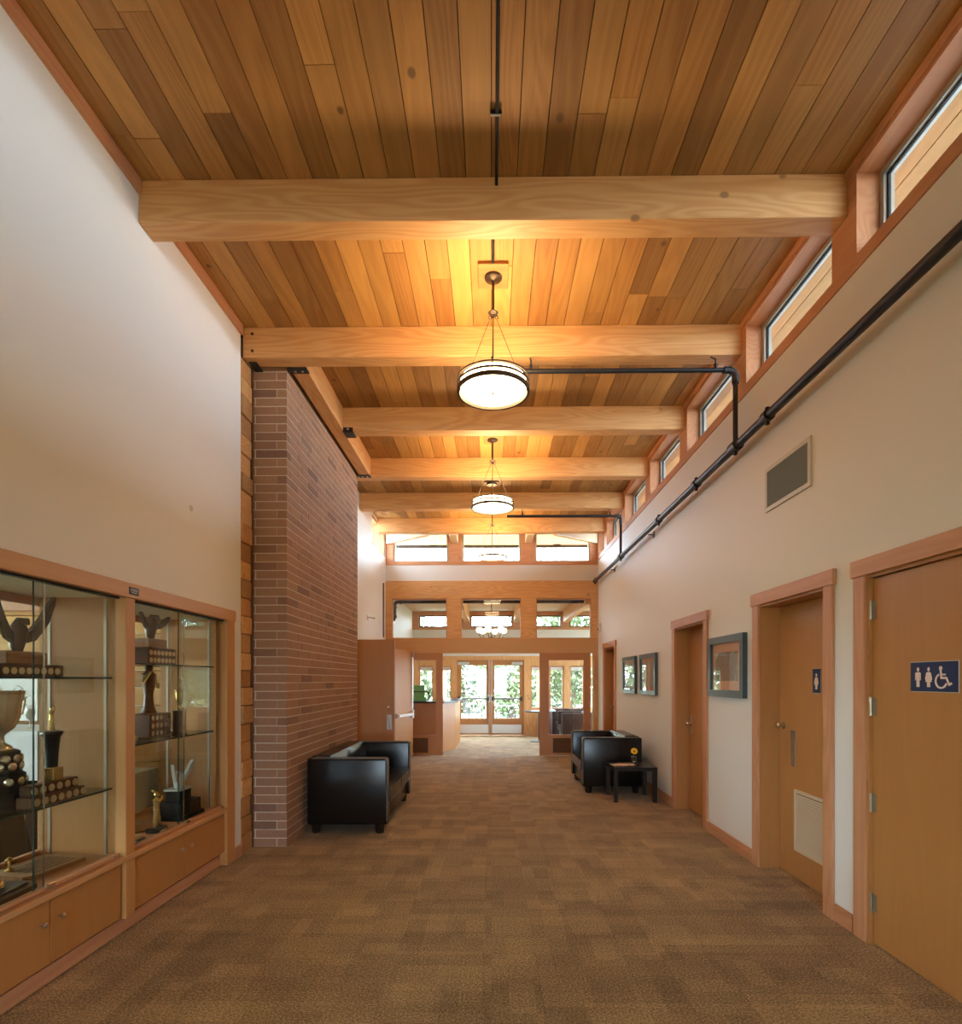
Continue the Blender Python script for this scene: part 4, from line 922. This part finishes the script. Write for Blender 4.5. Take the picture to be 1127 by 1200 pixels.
# ================================================================== SPRINKLER PIPE on the right wall
sp = thing('sprinkler_pipe', 'black sprinkler pipe running the length of the right wall with two branches', 'pipe', (2.1, 4.9, 3.5))
ZP, XP = 3.545, 2.10
obj('main_pipe', MB().tube([(XP, -3.0, ZP), (XP, 11.42, ZP)], .034, 14), 'iron', sp, smooth=True)
def coupling(y, r=.046, w=.07):
    c = obj('coupling', MB().tube([(XP, y-w/2, ZP), (XP, y+w/2, ZP)], r, 14), 'iron', sp, smooth=True)
    obj('coupling_bolt', MB().bbox(XP-.015, XP+.015, y-.012, y+.012, ZP+r-.004, ZP+r+.022, .003).bbox(XP-.015, XP+.015, y-.012, y+.012, ZP-r-.022, ZP-r+.004, .003), 'iron', c)
for y in (4.28, 5.76, 7.05, 11.35): coupling(y)
for y in (4.84, 9.12):
    coupling(y, .05, .12)
    obj('branch_pipe', MB().tube([(XP, y, ZP+.03), (XP, y, 4.12), (XP-.008, y, 4.165), (XP-.045, y, 4.20), (XP-.09, y, 4.205), (.06 if y < 6 else .25, y, 4.205)], .021, 12), 'iron', sp, smooth=True)
    obj('elbow', MB().tube([(XP, y, 4.09), (XP, y, 4.15), (XP-.012, y, 4.185), (XP-.05, y, 4.205), (XP-.10, y, 4.205)], .030, 12), 'iron', sp, smooth=True)
    yb = 4.92 if y < 6 else 9.30
    for x in (1.93, .34 if y < 6 else .5):
        obj('hanger_rod', MB().tube([(x, y, 4.20), (x, y, 4.28), (x, y+.1, 4.378)], .007, 6).torus((0, 0, 0), .026, .006, 12, 6).xform(Matrix.Identity(4)), 'iron', sp) if False else obj('hanger_rod', MB().tube([(x, y, 4.20), (x, y, 4.30), (x, yb+.02, 4.375)], .007, 6).tube([(x, y, 4.222), (x, y, 4.26)], .014, 8), 'iron', sp)
for y in (7.6, 10.0):
    obj('wall_bracket', MB().tube([(XP+.02, y, ZP-.04), (XR-.001, y, ZP-.04)], .008, 6).box(XR-.008, XR-.001, y-.03, y+.03, ZP-.08, ZP), 'iron', sp)
# lobby sprinkler pipe behind the transoms
lp = thing('lobby_pipe', 'black sprinkler pipe behind the transom windows', 'pipe', (0, 12.0, 3.2))
obj('pipe', MB().tube([(2.9, 12.0, 3.22), (-1.98, 12.0, 3.22), (-2.06, 12.0, 3.20), (-2.09, 12.0, 3.14), (-2.09, 12.0, 2.90), (-2.10, 12.0, 2.84), (-2.19, 12.0, 2.80)], .042, 12), 'iron', lp, smooth=True)
for p in ((-1.95, 3.22), (-2.09, 3.1), (-2.09, 2.9)): obj('fitting', MB().sphere((p[0], 12.0, p[1]), .056, 12), 'iron', lp, smooth=True)

# ================================================================== RIGHT WALL things
v = thing('wall_vent', 'rectangular air vent grille high on the right wall', 'vent', (XR-.01, 4.18, 2.87))
Y0, Y1, Z0, Z1 = 3.86, 4.50, 2.87, 3.215
obj('vent_frame', MB().grid_wall('x', XR-.014, XR-.0005, Y0, Y1, Z0, Z1, [(Y0+.032, Y1-.032, Z0+.032, Z1-.032)]), 'vent_paint', v)
vc = obj('vent_core', MB().box(XR-.004, XR-.001, Y0+.032, Y1-.032, Z0+.032, Z1-.032), 'vent_core', v)
n = 40; w_ = (Y1-Y0-.064)/n
me = mesh_of('vent_fin', MB().box(-.005, .005, -.0025, .0025, 0, Z1-Z0-.064), 'vent_core')
for i in range(n): share('vent_fin', me, Vector((XR-.008, Y0+.032+(i+.5)*w_, Z0+.032)) - WLOC[vc.name], vc)

def picture(label, y0, y1, z0, z1, fw, mw, art):
    t = thing('framed_picture', label, 'picture', (XR-.02, (y0+y1)/2, z0), group='framed pictures on the right wall')
    obj('frame', MB().grid_wall('x', XR-.042, XR-.001, y0, y1, z0, z1, [(y0+fw, y1-fw, z0+fw, z1-fw)]), 'frame_slate', t)
    obj('mat', MB().box(XR-.018, XR-.012, y0+fw, y1-fw, z0+fw, z1-fw), 'mat_peach', t)
    obj('artwork', MB().box(XR-.0205, XR-.018, y0+fw+mw, y1-fw-mw, z0+fw+mw, z1-fw-mw), art, t)
    obj('glazing', MB().box(XR-.026, XR-.023, y0+fw, y1-fw, z0+fw, z1-fw), 'picture_glass', t)
picture('large framed picture between the second and third doors', 4.83, 5.61, 1.375, 1.945, .065, .085, 'art_dark')
picture('small framed picture above the side table, right of its pair', 7.42, 8.22, 1.33, 1.90, .06, .05, 'art_pale')
picture('small framed picture left of its pair, nearest the far door', 8.47, 9.27, 1.325, 1.90, .06, .05, 'art_green')
t = thing('thermostat', 'small white wall box near the far right corner', 'wall box', (XR-.02, 11.3, 2.48))
obj('housing', MB().bbox(XR-.05, XR-.001, 11.26, 11.36, 2.50, 2.68, .006), 'white_plastic', t); obj('lens', MB().bbox(XR-.056, XR-.05, 11.29, 11.33, 2.53, 2.58, .002), 'rubber', t)
# left far wall hook
t = thing('wall_bracket', 'small brass bracket on the cream wall beyond the chimney', 'bracket', (XL, 9.9, 2.6))
obj('plate', MB().bbox(XL, XL+.01, 9.86, 9.94, 2.60, 2.68, .002), 'nickel', t)
obj('arm', MB().tube([(XL+.01, 9.9, 2.64), (XL+.05, 9.9, 2.65), (XL+.09, 9.9, 2.63), (XL+.13, 9.9, 2.64)], [.012, .010, .010, .016], 8), 'nickel', t, smooth=True)

t = obj('wall_plug', MB().lathe([(.022, 0), (.020, .006), (.001, .008)], n=16).xform(Matrix.Translation((XL, 4.07, 2.79)) @ Matrix.Rotation(R(90), 4, 'Y')), 'vent_paint', None, 'tiny round grey plug on the tall left wall', 'wall plug', smooth=True)
# ---- restroom signs
def symbol_man(cx, s):
    P = []
    P.append([(cx+.105*s*math.cos(a), .86*s+.105*s*math.sin(a)) for a in [2*math.pi*k/14 for k in range(14)]])
    P.append([(cx-.21*s, .72*s), (cx+.21*s, .72*s), (cx+.27*s, .64*s), (cx+.27*s, .33*s), (cx+.19*s, .33*s), (cx+.17*s, .58*s), (cx+.14*s, .58*s), (cx+.14*s, 0), (cx+.02*s, 0), (cx+.01*s, .36*s), (cx-.01*s, .36*s), (cx-.02*s, 0), (cx-.14*s, 0), (cx-.14*s, .58*s), (cx-.17*s, .58*s), (cx-.19*s, .33*s), (cx-.27*s, .33*s), (cx-.27*s, .64*s)])
    return P
def symbol_woman(cx, s):
    P = []
    P.append([(cx+.105*s*math.cos(a), .86*s+.105*s*math.sin(a)) for a in [2*math.pi*k/14 for k in range(14)]])
    P.append([(cx-.16*s, .72*s), (cx+.16*s, .72*s), (cx+.22*s, .66*s), (cx+.33*s, .38*s), (cx+.26*s, .35*s), (cx+.17*s, .56*s), (cx+.29*s, .25*s), (cx+.14*s, .25*s), (cx+.14*s, 0), (cx+.02*s, 0), (cx+.01*s, .25*s), (cx-.01*s, .25*s), (cx-.02*s, 0), (cx-.14*s, 0), (cx-.14*s, .25*s), (cx-.29*s, .25*s), (cx-.17*s, .56*s), (cx-.26*s, .35*s), (cx-.33*s, .38*s), (cx-.22*s, .66*s)])
    return P
def stroke(pts, w):
    Q = []
    for i in range(len(pts)-1):
        a, b = Vector(pts[i]), Vector(pts[i+1]); t = (b-a).normalized(); n = Vector((-t.y, t.x))*w/2; a = a-t*w*.3; b = b+t*w*.3
        Q.append([tuple(a-n), tuple(b-n), tuple(b+n), tuple(a+n)])
    return Q
def symbol_chair(cx, s):
    P = [[(cx-.09*s+.10*s*math.cos(a), .90*s+.10*s*math.sin(a)) for a in [2*math.pi*k/14 for k in range(14)]]]
    P += stroke([(cx-.09*s, .80*s), (cx-.06*s, .44*s), (cx+.24*s, .44*s), (cx+.40*s, .12*s), (cx+.52*s, .18*s)], .10*s)
    P += stroke([(cx-.08*s, .60*s), (cx+.18*s, .60*s)], .08*s)
    arc = [(cx-.05*s+.33*s*math.cos(R(a)), .30*s+.33*s*math.sin(R(a))) for a in range(118, 346, 12)]
    P += stroke(arc, .075*s)
    return P
def sign(label, x, yc, z0, wid, hgt, syms):
    t = thing('restroom_sign', label, 'sign', (x, yc, z0))
    fn = lambda u, v, d: (x-d, yc-u, z0+v)
    obj('plate', MB().prism([(-wid/2, 0), (wid/2, 0), (wid/2, hgt), (-wid/2, hgt)], fn, 0, .005), 'navy', t)
    obj('rim', MB().prism([(-wid/2-.003, -.003), (wid/2+.003, -.003), (wid/2+.003, hgt+.003), (-wid/2-.003, hgt+.003)], fn, 0, .003), 'ivory', t)
    for nm, polys in syms:
        mb = MB()
        uc = sum(u for u, v in polys[0])/len(polys[0]); ks = 1.0 if nm.startswith('wheel') else .66
        for i, p in enumerate(polys): mb.prism([(uc+(u-uc)*ks, v+hgt*.15) for u, v in p], fn, .005, .0065+.00015*i)
        obj(nm, mb, 'symbol', t)
s = .105
sign('navy sign with man, woman and wheelchair symbols on the nearest door', XR+.017, 2.825, 1.475, .30, .15, [('man_symbol', symbol_man(-.098, s)), ('woman_symbol', symbol_woman(-.028, s)), ('wheelchair_symbol', symbol_chair(.058, s))])
sign('small navy sign with a single woman symbol on the recessed door', XR+.149, 4.06, 1.44, .095, .175, [('woman_symbol', symbol_woman(0, .12))])

# ================================================================== SEATING
def seat(label, loc, rz, length, nseat, group=None, leather='leather', name='leather_loveseat', cat='sofa'):
    """boxy seat; local x is forward depth (0 = back), y is length"""
    t = thing(name, label, cat, loc, rz, group); D, H, A = .80, .755, .105
    zf = .105
    mb = MB().bbox(.02, D-.03, A, length-A, zf, .30, .012, 2); obj('base', mb, leather, t, local=True, smooth=True)
    for y0 in (0, length-A):
        a = obj('arm', MB().bbox(0, D, y0, y0+A, zf-.01, H, .022, 3), leather, t, local=True, smooth=True)
        for yy in (y0+.006, y0+A-.006):
            obj('arm_piping', MB().tube([(D-.004, yy, zf+.02), (D-.004, yy, H-.022), (D-.012, yy, H-.008), (D-.03, yy, H-.001), (.05, yy, H-.001)], .0045, 6), 'piping', a, local=True)
    # arm piping children sit in the arm's own frame
    obj('backrest', MB().bbox(0, .17, A, length-A, zf, H+.01, .03, 3), leather, t, local=True, smooth=True)
    w_ = (length-2*A)/nseat
    for i in range(nseat):
        y0 = A + i*w_
        obj('seat_cushion', MB().bbox(.18, D+.012, y0+.003, y0+w_-.003, .285, .455, bulge=.022), leather, t, local=True, smooth=True)
        mb = MB().bbox(.13, .30, y0+.003, y0+w_-.003, .44, H+.015, bulge=.022)
        mb.v = [(x - (z-.44)*.22, y, z) for x, y, z in mb.v]
        obj('back_cushion', mb, leather, t, local=True, smooth=True)
    for x in (.07, D-.09):
        for y in (.075, length-.075):
            obj('foot', MB().lathe([(.040, 0), (.052, .1)], (x, y, .0), 4), 'black_wood', t, local=True)
    return t
# fix-up: parts of parts in a local frame must be placed relative to their part
def fix_local(t):
    for p in t.children:
        for c in p.children: c.location = c.location - p.location
ls = seat('black leather loveseat against the brick chimney', (-1.835, 5.53, 0), 0, 1.62, 2); fix_local(ls)
# mirrored armchair on the right: forward is -x
ac = seat('black leather armchair against the right wall beside the side table', (2.03, 8.68, 0), R(180), 1.12, 1, None, name='leather_armchair', cat='armchair'); fix_local(ac)
for i, (x, y, lab) in enumerate(((2.45, 14.1, 'brown leather armchair seen through the right glazed leaf'),)):
    a2 = seat(lab, (x, y, 0), R(180), 1.0, 1, None, 'brown_leather', 'leather_armchair', 'armchair'); fix_local(a2)
a3 = seat('second brown armchair in the lobby, deeper behind the glazed leaf', (1.55, 15.2, 0), R(-90), 1.0, 1, None, 'brown_leather', 'leather_armchair', 'armchair'); fix_local(a3)

# side table
t = thing('side_table', 'low square black side table in front of the armchair', 'side table', (1.80, 7.26, 0))
X0, X1, Y0, Y1, H = 1.53, 2.07, 7.00, 7.53, .44
obj('table_top', MB().bbox(X0, X1, Y0, Y1, H-.045, H, .003), 'black_wood', t)
for x in (X0, X1-.05):
    for y in (Y0, Y1-.05): obj('leg', MB().bbox(x, x+.05, y, y+.05, 0, H-.045, .002), 'black_wood', t)
# vase with yellow flower
vx, vy = 1.83, 7.22
t = thing('glass_vase', 'small clear glass vase on the black side table', 'vase', (vx, vy, H))
obj('vessel', MB().lathe([(.030, 0), (.032, .006), (.033, .11), (.031, .11), (.030, .008), (.001, .006)], (vx, vy, H), 18, False), 'picture_glass', t, smooth=True)
obj('rim', MB().torus((vx, vy, H+.11), .032, .0018, 18, 6).torus((vx, vy, H+.006), .031, .003, 18, 6), 'aluminium', t, smooth=True)
obj('water', MB().lathe([(.0295, .009), (.0295, .055)], (vx, vy, H), 16), 'case_glass', t, smooth=True)
t = thing('yellow_flower', 'single yellow daisy standing in the glass vase', 'flower', (vx, vy, H+.012))
obj('stem', MB().tube([(vx-.012, vy, H+.012), (vx, vy, H+.09), (vx+.004, vy-.006, H+.175)], .003, 6), 'stem_green', t)
hd = obj('flower_center', MB().lathe([(.013, 0), (.012, .005), (.002, .008)], n=12).xform(Matrix.Translation((vx+.004, vy-.012, H+.178)) @ Matrix.Rotation(R(62), 4, 'X')), 'walnut_y', t)
for k in range(14):
    a = 2*math.pi*k/14
    M = Matrix.Translation((vx+.004, vy-.010, H+.178)) @ Matrix.Rotation(R(62), 4, 'X') @ Matrix.Rotation(a, 4, 'Z')
    obj('petal', MB().prism([(.008, -.004), (.03, -.0085), (.043, -.005), (.046, 0), (.043, .005), (.03, .0085), (.008, .004)], lambda u, v, d: (u, v, d + (.1*u if k % 2 else 0)), 0, .0015).xform(M), 'yellow_petal', t)
for i, (x, y, rz, m, lab) in enumerate(((1.665, 7.20, 12, 'page_pale', 'lower magazine lying on the side table'), (1.70, 7.14, -18, 'page_peach', 'upper open magazine with curling pages on the side table'))):
    t = thing('magazine', lab, 'magazine', (x, y, H+.008*i), R(rz), 'magazines on the side table')
    prof = [(-.12, 0), (-.06, .004), (0, .002), (.06, .012), (.11, .006)]
    n_ = len(prof)
    for pg in range(2):
        mb = MB().prism([(u*(1-.06*pg), v*(1 if i else .3)+.0035*pg) for u, v in prof] + [(u*(1-.06*pg), v*(1 if i else .3)+.0035*pg+.0033) for u, v in prof[::-1]], lambda u, v, d: (u, d, v), -.085, .085)
        obj('page', mb, m, t, local=True)

# ================================================================== LOBBY things
t = thing('reception_counter', 'angled fir reception counter just inside the lobby', 'counter', (-1.35, 12.9, 0))
poly = [(-2.1, 11.95), (-1.05, 11.95), (-.80, 12.35), (-.80, 14.2), (-1.3, 14.2), (-1.3, 12.5), (-2.1, 12.5)]
obj('body', MB().prism(poly, lambda u, v, d: (u, v, d), 0, 1.04), 'veneer_z', t)
poly2 = [(-2.1, 11.90), (-1.02, 11.90), (-.745, 12.32), (-.745, 14.25), (-1.35, 14.25), (-1.35, 12.55), (-2.1, 12.55)]
obj('counter_top', MB().prism(poly2, lambda u, v, d: (u, v, d), 1.04, 1.075), 'black_wood', t)
t = thing('brochure_stand', 'green brochure stand with black frame on the reception counter', 'stand', (-1.55, 12.2, 1.075))
obj('tray', MB().bbox(-1.72, -1.42, 12.08, 12.3, 1.075, 1.16, .004), 'green_acrylic', t); obj('panel', MB().bbox(-1.70, -1.46, 12.2, 12.23, 1.16, 1.42, .004), 'green_acrylic', t)
obj('rim', MB().box(-1.76, -1.44, 12.17, 12.25, 1.27, 1.29).tube([(-1.44, 12.21, 1.29), (-1.38, 12.2, 1.26), (-1.36, 12.2, 1.18), (-1.40, 12.2, 1.09)], .02, 8), 'rubber', t)
t = thing('pedestal_table', 'small dark pedestal table standing in the lobby', 'table', (1.2, 14.0, 0))
obj('table_top', MB().lathe([(.40, .74), (.40, .765)], (1.2, 14.0, 0), 32), 'black_wood', t); obj('column', MB().tube([(1.2, 14, .02), (1.2, 14, .74)], .03, 12), 'iron', t); obj('foot', MB().lathe([(.24, 0), (.24, .012), (.05, .03)], (1.2, 14.0, 0), 24), 'iron', t)
# chandelier
cx, cyy, cz = 0.0, 13.3, 2.62
t = thing('chandelier', 'scrolled chandelier with glowing round shades seen through the middle transom', 'chandelier', (cx, cyy, ZLC-.3))
obj('rod', MB().tube([(cx, cyy, ZLC-.022), (cx, cyy, cz-.06)], .008, 8).sphere((cx, cyy, cz-.08), .035), 'bronze', t, smooth=True)
for k in range(6):
    a = 2*math.pi*k/6 + .26; u, v = math.cos(a), math.sin(a)
    ar = obj('arm', MB().tube([(cx+r_*u, cyy+r_*v, cz+h_) for r_, h_ in ((.02, -.06), (.12, -.13), (.24, -.10), (.30, -.02), (.30, .02))], .009, 6), 'bronze', t, smooth=True)
    obj('shade', MB().lathe([(.02, 0), (.06, .02), (.075, .06), (.065, .10), (.05, .12)], (cx+.30*u, cyy+.30*v, cz+.03), 14), 'globe_glow', t, smooth=True)

# ================================================================== OUTDOORS
S('roof_left', MB().box(-9.0, XL-.16, 8.2, 12.9, 3.55, 3.7), 'concrete', 'pale flat roof of the lower wing left of the hall', 'roof')  # added pale slab, bounces sunlight up into the left clerestory
S('roof_right', MB().box(XR+.21, 8.5, -4.0, YE-.1, 3.45, 3.6), 'shingle', 'dark flat roof of the rooms right of the hall', 'roof')  # added dark slab, cuts ground light bounced up to the right eaves
S('ground', MB().box(-60, 60, -40, 90, -.5, -.21), 'grass', 'lawn outside the building', 'ground')
S('patio', MB().box(-6, 8, YF+.16, 21.0, -.2, -.02), 'concrete', 'pale patio outside the exterior doors', 'patio')
for i, x in enumerate((-1.55, 1.55)):
    obj('porch_post', MB().bbox(x-.07, x+.07, 18.2, 18.34, -.02, 3.3, .005), 'trim_z', None, ['left', 'right'][i] + ' fir porch post outside the lobby windows', 'post', 'porch posts')
def patio_chair(x, y, rz, label):
    t = thing('patio_chair', label, 'chair', (x, y, -.02), rz, 'patio chairs')
    for sx in (-1, 1):
        obj('leg_frame', MB().tube([(sx*.26, .22, 0), (sx*.26, .24, .62), (sx*.26, -.18, .64), (sx*.26, -.26, .95)], .012, 6).tube([(sx*.26, -.28, 0), (sx*.26, -.2, .42), (sx*.26, -.18, .64)], .012, 6), 'iron', t, local=True)
    obj('seat', MB().bbox(-.25, .25, -.22, .24, .40, .415, .005), 'iron', t, local=True)
    mb = MB()
    for k in range(7): obj('back_slat', MB().tube([(-.22+.073*k, -.2, .42), (-.22+.073*k, -.28, .94)], .008, 5), 'iron', t, local=True)
    obj('top_rail', MB().tube([(-.26, -.26, .95), (0, -.28, .98), (.26, -.26, .95)], .012, 6), 'iron', t, local=True)
patio_chair(-.62, 18.1, R(-70), 'black metal patio chair left of the outdoor table')
patio_chair(.95, 18.3, R(75), 'black metal patio chair right of the outdoor table')
t = thing('patio_table', 'black metal table on the patio seen through the right door', 'table', (.35, 18.3, -.02))
obj('table_top', MB().lathe([(.48, .68), (.48, .70)], (.35, 18.3, 0), 28), 'iron', t)
for k in range(4):
    a = math.pi/4 + k*math.pi/2; obj('leg', MB().tube([(.35+.4*math.cos(a), 18.3+.4*math.sin(a), -.02), (.35+.25*math.cos(a), 18.3+.25*math.sin(a), .35), (.35+.38*math.cos(a), 18.3+.38*math.sin(a), .68)], .012, 6), 'iron', t)
rt = random.Random(3)
lm = MB()
for i in range(2400):
    while True:
        p = Vector((rt.uniform(-1, 1), rt.uniform(-1, 1), rt.uniform(-1, 1)))
        if .35 < p.length < 1: break
    p = Vector((p.x, p.y, p.z*1.25)); a = Vector((rt.gauss(0, 1), rt.gauss(0, 1), rt.gauss(0, 1))).normalized(); b = a.orthogonal().normalized(); s = .075
    lm.add([p-a*s, p+b*s*.6, p+a*s, p-b*s*.6], [(0, 1, 2, 3)])
leaf_me = mesh_of('foliage', lm, 'leaf'); trunk_me = mesh_of('trunk', MB().tube([(0, 0, 0), (.05, 0, 1.2), (0, .05, 2.6)], [.16, .12, .07], 8), 'bark', True)
spots = [(-4.5, 27, 2.2, 2.6), (-1.6, 30, 2.0, 2.3), (.9, 25.5, 1.5, 2.0), (4.0, 27.5, 1.9, 2.9), (8.2, 27, 2.1, 2.5), (13.0, 31, 2.6, 3.0), (-8.5, 30, 2.5, 3.0), (3.0, 34, 2.6, 3.2)]
for i, (x, y, s, h) in enumerate(spots):
    t = thing('tree', ['bushy green tree outside, left of the exterior doors', 'green tree outside behind the left door leaf', 'green tree outside behind the right door leaf', 'tall green tree outside the right lobby windows', 'green tree far right outside the lobby', 'large green tree at the far right of the lawn', 'large green tree at the far left of the lawn', 'tall green tree at the back of the lawn'][i], 'tree', (x, y, -.21), group='trees outside')
    share('trunk', trunk_me, (0, 0, 0), t)
    o = share('foliage', leaf_me, (0, 0, h), t, rz=i*1.1); o.scale = (s, s, s*1.05); o['kind'] = 'stuff'
